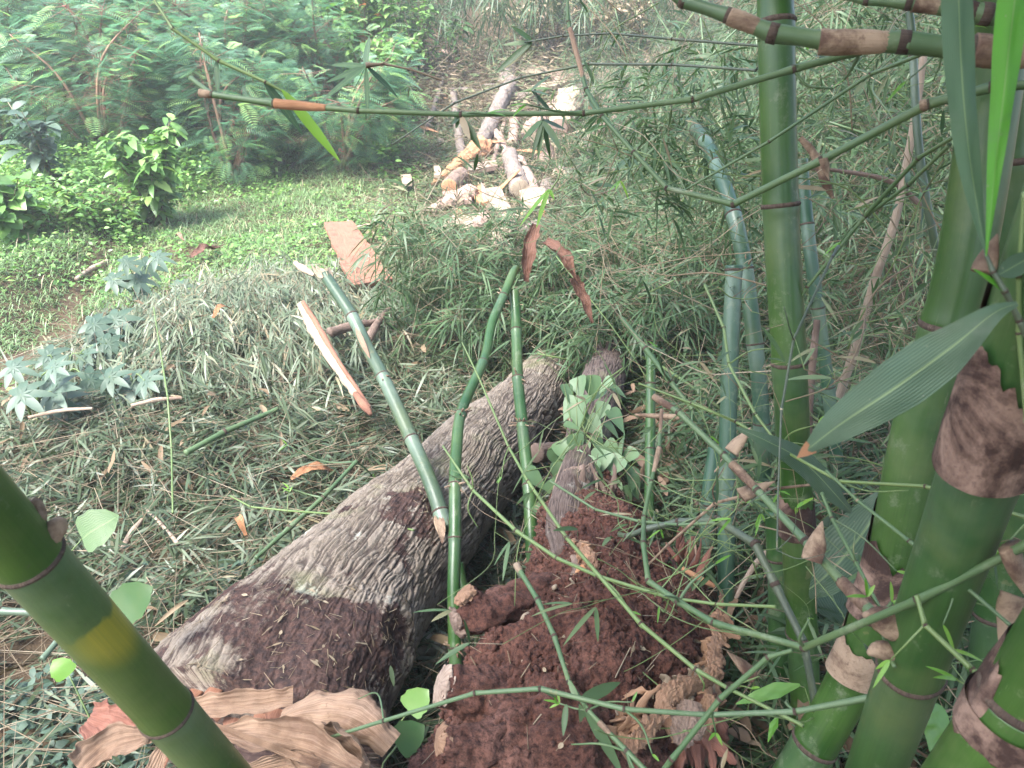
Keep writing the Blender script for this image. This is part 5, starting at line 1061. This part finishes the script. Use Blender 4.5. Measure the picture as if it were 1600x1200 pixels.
# leaves round the arching culm's top and brown papery bits at the clump's foot
pt = W(1085, 215, 3.0); N = 170; O = pt+rng.normal(size=(N, 3))*[.22, .25, .16]
sprays(leaf, twig, O, rng.normal(size=(N, 3)), np.column_stack([rng.normal(0, .6, (N, 2)), np.ones(N)]), 7, (.08, .16), (.008, .014), .001, .1, .4, .8, rng.random(N)*.8)
dl = Acc(); P = px_pts(2600, .25, 1.9, .95, 3.2); O = np.column_stack([P, G(P[:, 0], P[:, 1])+rng.random(len(P))**2*.35]); N = len(O); az = rng.uniform(0, 6.28, N)
blades(dl, O, np.column_stack([np.cos(az), np.sin(az), rng.normal(.2, .5, N)]), rng.normal(size=(N, 3))+[0, 0, 1], rng.uniform(.05, .18, N), rng.uniform(.012, .045, N), .2, PROF_O, .5, wave=.04)
o = dl.build('sheath_litter', sheathlitter_m); tag(o, 'brown papery sheaths shed round the feet of the culms', kind='stuff')
o = leaf.build('bamboo_tangle', tangle_m); tag(o, 'dense tangle of bamboo leaves behind and between the culms on the right', kind='stuff')
o = twig.build('tangle_twigs', twig_m); tag(o, 'fine dry twigs throughout the bamboo tangle', kind='stuff')
# long thin green stems inside the tangle
a = Acc(); b = Acc()
for k in range(150):
    x, y = random.uniform(.5, 4), random.uniform(3, 7.5); z = g1(x, y)+random.uniform(.1, 1.7)*min(1, max(.2, (x-.2)/1.2)); p = np.array([x, y, z]); d = nrm(rng.normal(size=3)*[1, .6, .7]); l = random.uniform(.3, .9)
    tube(a if k % 3 else b, [p-d*l, p+[0, 0, .04], p+d*l-[0, 0, .08]], [random.uniform(.002, .008)]*3, 6, 10)
o = a.build('tangle_stems', greentwig_m); tag(o, 'thin green bamboo stems running through the tangle', kind='stuff')
o = b.build('pale_tangle_stems', yellowtwig_m); tag(o, 'thin yellow green stems running through the tangle', kind='stuff')
# fine zigzag twigs threading the near right side
a, b = Acc(), Acc(); lf = Acc()
for k in range(300):
    px, py = random.uniform(940, 1620), random.uniform(-20, 1210); d0 = random.uniform(1.45, 2.5); p = W(px, py, d0)
    if p[2] < g1(p[0], p[1])+.05: continue
    dr = nrm(RT*random.choice([-1, 1])+UP*random.gauss(0, .8)+FWD*random.gauss(0, .4)); pts = [p]; r = random.uniform(.0008, .0022)
    for j in range(random.randint(3, 7)): dr = nrm(dr+rng.normal(0, .28, 3)); pts.append(pts[-1]+dr*random.uniform(.05, .13))
    tube(random.choice([a, a, b]), pts, np.linspace(r, r*.5, len(pts)), 6, len(pts)*5)
    for q in pts[1:]:
        if random.random() < .6:
            e = q+nrm(dr+rng.normal(0, .9, 3))*random.uniform(.02, .08); tube(random.choice([a, b]), [q, e], [r*.6, r*.3], 5, 2)
            if random.random() < .55: blades(lf, np.repeat(e[None], 2, 0), dr+rng.normal(0, .7, (2, 3)), UP-FWD+rng.normal(0, .5, (2, 3)), rng.uniform(.03, .09, 2), rng.uniform(.005, .010, 2), .2, PROF_B, .2)
o = a.build('fine_twigs', yellowtwig_m); tag(o, 'fine greenish zigzag twigs woven between the culms', kind='stuff')
o = b.build('dry_fine_twigs', twig_m); tag(o, 'fine straw coloured twigs woven between the culms', kind='stuff')
o = lf.build('twig_leaves', tangle_m); tag(o, 'small leaves on the fine twigs between the culms', kind='stuff')
# unseen crown of the clump, added over the viewer to shade the near ground
cl_, ct_ = Acc(), Acc(); N = 7500; O = np.column_stack([rng.normal(1.4, 1.6, N), rng.normal(-.1, 1.2, N), rng.uniform(1.0, 4.2, N)]); O = O[(O[:, 1] < 2.4)]; N = len(O)
sprays(cl_, ct_, O, rng.normal(size=(N, 3))+[0, 0, -.3], np.column_stack([rng.normal(0, .5, (N, 2)), np.ones(N)]), 7, (.12, .24), (.014, .024), .0016, .16, .5, .8, rng.random(N)*.8)
o = cl_.build('bamboo_shade_canopy', tangle_m); tag(o, 'unseen leafy crown of the bamboo clump, added overhead for shade', kind='stuff')
o = ct_.build('shade_canopy_twigs', twig_m); tag(o, 'twigs of the unseen bamboo crown added overhead for shade', kind='stuff')
# grass
def grass_mask(x, y):
    edge = -2.75-.25*(y-3.9)
    return ((x < edge+.25) | (y > 5.0+.35*x)) & (x < .7+.05*y) & ~((x > -1.0) & (rng.random(len(x)) < .8*sstep(-1.0, -.2, x)))
gl = Acc()
P = px_pts(300000, -8, 1.2, 3.0, 10.5, grass_mask); O = np.column_stack([P, G(P[:, 0], P[:, 1])]); O = O[inview(O, 30)]
bare = fbm(O*1.1, 3, 44); keep = bare < .62+.1*rng.random(len(O)); 
# the crumbling lip of the terrace stays partly bare
lip = np.abs(O[:, 0]+2.85+.25*(O[:, 1]-3.9)); keep &= (lip > .08) | (rng.random(len(O)) < .25)
O = O[keep]; N = len(O); print('grass', N)
az = rng.uniform(0, 6.28, N); D = np.column_stack([np.cos(az)*.7, np.sin(az)*.7, rng.uniform(.3, 1.2, N)])
col = np.clip(fbm(O*1.7, 3, 51)*1.3-.2+rng.normal(0, .15, N), 0, 1)
blades(gl, O, D, np.column_stack([-np.cos(az), -np.sin(az), np.ones(N)]), rng.uniform(.03, .10, N)*(.7+.6*fbm(O*2, 2, 3)), rng.uniform(.003, .010, N), .45, ([0, .5, 1], [.7, 1, .02]), 0, col)
sel = rng.random(N) < .05; O2 = O[sel]; n2 = len(O2); az = rng.uniform(0, 6.28, n2)
blades(gl, O2, np.column_stack([np.cos(az)*.5, np.sin(az)*.5, rng.uniform(.5, 1.3, n2)]), np.column_stack([-np.cos(az), -np.sin(az), np.ones(n2)]), rng.uniform(.10, .26, n2), rng.uniform(.003, .007, n2), .5, ([0, .35, .7, 1], [.7, 1, .8, .02]), 0, np.clip(rng.random(n2)*1.3, 0, 1))
o = gl.build('grass', grass_m); tag(o, 'short bright green grass on the left slope', kind='stuff')
gc = Acc()
def cover(n, x0, x1, y0, y1, pred, L, hh, acc):
    P = px_pts(n, x0, x1, y0, y1, pred); O = np.column_stack([P, G(P[:, 0], P[:, 1])+rng.random(len(P))*hh]); O = O[inview(O, 30)]
    O = O[fbm(O*1.6, 3, 66) > .44]; N = len(O); az = rng.uniform(0, 6.28, N)
    blades(acc, O, np.column_stack([np.cos(az), np.sin(az), rng.normal(.2, .3, N)]), np.column_stack([rng.normal(0, .4, (N, 2)), np.ones(N)]), rng.uniform(*L, N), rng.uniform(*L, N)*.55, .3, PROF_S, 0)
cover(60000, -8, 1.2, 3.5, 11, lambda x, y: grass_mask(x, y) & ~((x > -1.0) & (y > 6.2)), (.02, .06), .08, gc)
bw = Acc(); cover(9000, -2.2, -.5, .9, 2.1, None, (.02, .055), .07, bw); o = bw.build('bluish_weeds', bluish_m); tag(o, 'low bluish green weeds at the bottom left corner', kind='stuff')
cover(26000, -7, .8, 8.5, 14, lambda x, y: (x < -1.3+.35*(rng.random(len(x))-.5)) , (.04, .10), .35, gc)
cover(30000, -10, -3.2, 6.3, 9.5, None, (.03, .08), .30, gc)
o = gc.build('ground_cover', broad_m); tag(o, 'low leafy weeds creeping through the grass', kind='stuff')
dc, dtw = Acc(), Acc(); P = px_pts(30000, -1.6, 4.5, 6.2, 14.5); P = P[P[:, 0] > -1.2-.0*P[:, 1]+.4*rng.normal(size=len(P))]
O = np.column_stack([P, G(P[:, 0], P[:, 1])+rng.random(len(P))**2*(.10+.3*sstep(10, 12.5, P[:, 1]))]); O = O[inview(O, 20)]; N = len(O); az = rng.uniform(0, 6.28, N)
blades(dc, O, np.column_stack([np.cos(az), np.sin(az), rng.normal(.15, .3, N)]), rng.normal(0, .5, (N, 3))+[0, 0, 1], rng.uniform(.05, .2, N), rng.uniform(.008, .035, N), .2, PROF_S, 0, np.clip(fbm(O*1.5, 3, 9)*1.2-.1+rng.normal(0, .22, N), 0, 1))
sticks(dtw, O[::4], O[::4]+nrm(rng.normal(size=(len(O[::4]), 3))*[1, 1, .5])*rng.uniform(.1, .6, (len(O[::4]), 1)), rng.uniform(.002, .006, len(O[::4])))
dry_m = leaf_mat('clearing_litter', [(0, (.05, .08, .035)), (.3, (.09, .13, .06)), (.55, (.16, .14, .08)), (.8, (.24, .17, .115)), (1, (.36, .27, .20))], .65, .12, .3)
o = dc.build('clearing_litter', dry_m); tag(o, 'dry leaves and sawdust coloured debris around the cut logs', kind='stuff')
o = dtw.build('clearing_brushwood', twig_m); tag(o, 'dry brushwood strewn among the cut logs', kind='stuff')
# ================================================================ shrubs
def fronds(acc, O, D, L, npair=11):
    """feathery compound leaves: pairs of narrow pinnae on a drooping rachis"""
    N = len(O); D = nrm(D); NN = np.column_stack([rng.normal(0, .3, (N, 2)), np.ones(N)]); side = nrm(np.cross(D, NN)); NN = np.cross(side, D)
    f = np.linspace(.12, 1, npair); base = O[:, None]+D[:, None]*(L[:, None]*f)[..., None]; base[..., 2] -= (.35*L)[:, None]*f**2
    prof = np.sin(np.pi*np.clip(f*.85+.12, 0, 1))**.7
    col = np.repeat(rng.random(N)**1.3, npair)
    for sgn in (-1, 1):
        d = side*sgn*1.0+D*.45; bl = np.repeat(d[:, None], npair, 1)+NN[:, None]*.12
        blades(acc, base.reshape(-1, 3), bl.reshape(-1, 3), np.repeat(NN, npair, 0), (L[:, None]*.34*prof).ravel(), (L[:, None]*.042*np.ones(npair)).ravel(), .18, PROF_S, 0, np.clip(col+rng.normal(0, .06, N*npair), 0, 1))
def feathery(label, x, y, h, r, n=1000, group='feathery leaved shrubs on the upper left slope', Lf=(.17, .29), mat=feather_m):
    z = g1(x, y); o = thing('feathery_shrub', label, 'shrub', (x, y, z), group); st = Acc(); lf = Acc(); tips = []
    for k in range(9):
        az = random.uniform(0, 6.28); rr = r*random.uniform(.3, 1.0); top = np.array([x+math.cos(az)*rr, y+math.sin(az)*rr*.8, z+h*random.uniform(.55, 1)*(1.05-.35*(rr/r)**2)])
        b0 = np.array([x, y, z-.05])+rng.normal(0, .06, 3); m_ = (b0+top)/2+rng.normal(0, .08, 3)*r+[0, 0, .12*h]
        tube(st, [b0, m_, top], [.022, .015, .005], 7, 14); tips.append((b0, m_, top))
    t = rng.random(n)**.55; idx = rng.integers(0, len(tips), n); B = np.array([tt[0] for tt in tips])[idx]; Mi = np.array([tt[1] for tt in tips])[idx]; Tp = np.array([tt[2] for tt in tips])[idx]
    c = B*((1-t)**2)[:, None]+Mi*(2*t*(1-t))[:, None]+Tp*(t**2)[:, None]
    jit = nrm(rng.normal(size=(n, 3)))*(rng.random(n)**.5*.38*r)[:, None]*[1, 1, .55]; O = c+jit; O[:, 2] = np.maximum(O[:, 2], z+.12)
    sel = rng.random(n) < .45; sticks(st, c[sel], O[sel], .004)
    az = np.arctan2(O[:, 1]-y, O[:, 0]-x)+rng.normal(0, .7, n); D = np.column_stack([np.cos(az), np.sin(az)-.35, rng.normal(.15, .3, n)])
    fronds(lf, O, D, rng.uniform(*Lf, n)); st.build('stems', redtwig_m, o); lf.build('foliage', mat, o)
    if random.random() < .7:
        for q in range(3):
            b = Acc(); p = O[random.randrange(n)]+[0, -.05, .1]
            for z_ in range(14): d = nrm(rng.normal(size=3)+[0, 0, .5]); tube(b, [p, p+d*.035], [.002, .004], 4, 2)
            b.build('flower', red_flower_m, o)
    return o
red_flower_m = leaf_mat('red_flower', [(0, (.45, .07, .09)), (1, (.6, .16, .17))], .6, .2)
fs = [('feathery shrub in the middle of the slope, the nearest one', -3.15, 8.6, 1.55, 1.05), ('feathery shrub with low skirts touching the clearing', -1.95, 8.9, 1.5, .8),
      ('feathery shrub behind the green bush, half shaded', -4.6, 8.9, 1.75, 1.1), ('feathery shrub at the left edge, nearest the broad leaves', -6.1, 9.0, 1.7, 1.1),
      ('tall feathery shrub second row above the nearest one', -3.6, 10.2, 2.0, 1.25), ('feathery shrub second row toward the clearing', -2.4, 10.5, 1.9, 1.0),
      ('feathery shrub second row at the far left edge', -6.6, 10.4, 2.1, 1.3), ('pale feathery shrub second row left of the tall one', -5.1, 10.6, 2.1, 1.2),
      ('hazy feathery shrub in the top left corner', -7.5, 12.4, 2.4, 1.5), ('hazy feathery shrub at the top between the corner and the red leaves', -5.4, 12.6, 2.3, 1.5), ('hazy feathery shrub at the top left of the red leaved shrub', -3.6, 12.6, 2.2, 1.3),
      ('farthest feathery shrub high on the hillside, left', -6.8, 14.6, 2.2, 1.6), ('farthest feathery shrub high on the hillside, middle', -4.2, 14.8, 2.2, 1.6)]
for k, (lb, x, y, h, r) in enumerate(fs): feathery(lb, x, y, h, r, int(1450*(r/1.1)**1.5))
def broadshrub(label, x, y, h, r, n, L, mat, name='broadleaf_shrub', group=None, stems=8, up=.2, asp=.42, cat='shrub', zb=None):
    z = g1(x, y) if zb is None else zb; o = thing(name, label, cat, (x, y, z), group); st, lf = Acc(), Acc()
    idx = []; ends = []
    for k in range(stems):
        az = random.uniform(0, 6.28); rr = r*random.uniform(.2, .95); e = np.array([x+math.cos(az)*rr, y+math.sin(az)*rr*.8, z+h*random.uniform(.5, 1)]); b0 = np.array([x, y, z-.03])+rng.normal(0, .03, 3)
        m_ = (b0+e)/2+[0, 0, .1*h]; tube(st, [b0, m_, e], [.010, .007, .003], 6, 10); ends.append((b0, m_, e))
    t = rng.random(n)**.5; i = rng.integers(0, stems, n); B, Mi, Tp = (np.array([q[j] for q in ends])[i] for j in range(3))
    c = B*((1-t)**2)[:, None]+Mi*(2*t*(1-t))[:, None]+Tp*(t**2)[:, None]; O = c+nrm(rng.normal(size=(n, 3)))*(rng.random(n)*.22*r)[:, None]; O[:, 2] = np.maximum(O[:, 2], z+.04)
    sticks(st, c, O, .0022); az = rng.uniform(0, 6.28, n); D = np.column_stack([np.cos(az), np.sin(az)-.3, rng.normal(up, .35, n)])
    Ls = rng.uniform(L*.6, L*1.2, n); blades(lf, O, D, np.column_stack([rng.normal(0, .35, (n, 2)), np.ones(n)]), Ls, Ls*asp, .35, PROF_O, .22, rng.random(n))
    st.build('stems', twig_m, o); lf.build('foliage', mat, o); return o
p = GP(250, 350); broadshrub('bushy light green shrub with pointed leaves standing in the left grass', p[0], p[1], .92, .44, 600, .17, broad_m, stems=14)
p = GP(20, 372); broadshrub('plant with large round bright leaves at the left edge', p[0], p[1], .55, .45, 170, .17, broad_m, asp=.8, stems=8)
p = GP(95, 350); broadshrub('leafy weed patch right of the large round leaves', p[0], p[1], .28, .55, 380, .10, broad_m, stems=12)
p = GP(160, 340); broadshrub('leafy weed patch below the feathery shrubs', p[0], p[1], .22, .6, 380, .09, broad_m, stems=12)
p = GP(95, 300); broadshrub('pale bluish leafed sapling in front of the left feathery shrubs', p[0], p[1], 1.0, .35, 110, .20, bluish_m, stems=6)
p = GP(590, 215); broadshrub('bright green shrub at the edge of the clearing, lower', p[0], p[1], 1.2, .7, 700, .13, broad_m, stems=12)
p = GP(555, 180); broadshrub('bright green shrub with reddish young leaves, upper', p[0], p[1]+.8, 2.0, .9, 1000, .16, broad_m, stems=14)
o = broadshrub('reddish young shoots on top of the bright green shrub', p[0]+.2, p[1]+.5, 1.9, .4, 60, .14, leaf_mat('red_young_leaf', [(0, (.35, .12, .06)), (1, (.55, .25, .12))], .45, .3), stems=5, name='red_leaved_sapling')
p = GP(640, 160); broadshrub('leafy green shrub behind the thin grey fallen trunk', p[0], p[1]+1, 1.3, .8, 800, .12, broad_m, stems=12)
p = GP(720, 130); broadshrub('slim sapling with hanging oval leaves by the logs', p[0], p[1], 1.1, .18, 46, .16, dark_m, stems=2, name='sapling')
p = GP(470, 130); broadshrub('mixed green shrub above the feathery ones', -2.3, 12.8, 2.0, 1.0, 900, .13, broad_m, stems=12)
broadshrub('yellow green creeper clump poking above the top left shrubs', -4.75, 10.3, 2.3, .4, 160, .18, young_m, stems=7)
for k, (px, py) in enumerate([(870, 50), (930, 70), (820, 60), (980, 60)]):
    p = GP(px, py+40); broadshrub(['dry brownish scrub at the top of the clearing, left of centre', 'withered yellowish scrub near the top boards', 'dry scrub at the head of the log row', 'withered scrub at the top right of the boards'][k], p[0], p[1], 1.1, .7, 420, .12, leaf_mat('withered_leaf', [(0, (.13, .15, .06)), (.5, (.30, .25, .15)), (1, (.42, .30, .22))], .6, .2) if k == 0 else bpy.data.materials['withered_leaf'], name='dry_scrub')
# dark bamboo thicket along the top and hillside growth
leaf, twig = Acc(), Acc()
def mass(n, x0, x1, y0, y1, h, Ls, dirz, c0, wd=(.012, .026)):
    P = px_pts(n, x0, x1, y0, y1); hh = h*(.4+1.1*fbm(np.column_stack([P*.9, P[:, :1]*0]), 3, 12)); O = np.column_stack([P, G(P[:, 0], P[:, 1])+hh*rng.random(len(P))**.6]); O = O[inview(O, 60)]; N = len(O)
    D = np.column_stack([rng.normal(size=(N, 2)), np.full(N, dirz)]); sprays(leaf, twig, O, D, np.column_stack([rng.normal(0, .5, (N, 2)), np.ones(N)]), 7, Ls, wd, .002, .2, .6, .8, np.clip(rng.normal(c0, .2, N), 0, 1))
mass(6500, -3, 9, 12.5, 19, 2.4, (.2, .34), -.6, .3)
mass(4200, -14, -1, 14, 20, 2.2, (.15, .3), .1, .5, (.03, .06))
o = leaf.build('bamboo_thicket', tangle_m); tag(o, 'dark bamboo and scrub covering the hillside along the top', kind='stuff')
o = twig.build('thicket_twigs', twig_m); tag(o, 'twigs of the hillside scrub', kind='stuff')
# ================================================================ air
m = bpy.data.materials.new('haze'); m.use_nodes = True; t = m.node_tree; t.nodes.clear()
v = nd(t, 'ShaderNodeVolumePrincipled'); v.inputs['Color'].default_value = (.93, .96, 1, 1); v.inputs['Density'].default_value = .005; v.inputs['Anisotropy'].default_value = .2
oo = nd(t, 'ShaderNodeOutputMaterial'); t.links.new(v.outputs[0], oo.inputs['Volume'])
a = Acc(); x0, x1, y0, y1, z0, z1 = -27, 27, -4, 31, -4, 8.5
V = [(x, y, z) for z in (z0, z1) for y in (y0, y1) for x in (x0, x1)]
a.add(V, [[0, 2, 3, 1], [4, 5, 7, 6], [0, 1, 5, 4], [2, 6, 7, 3], [0, 4, 6, 2], [1, 3, 7, 5]])
HAZE = True
if HAZE:
    o = a.build('haze', m, None, False); tag(o, 'thin bright morning haze over the slope', kind='stuff')
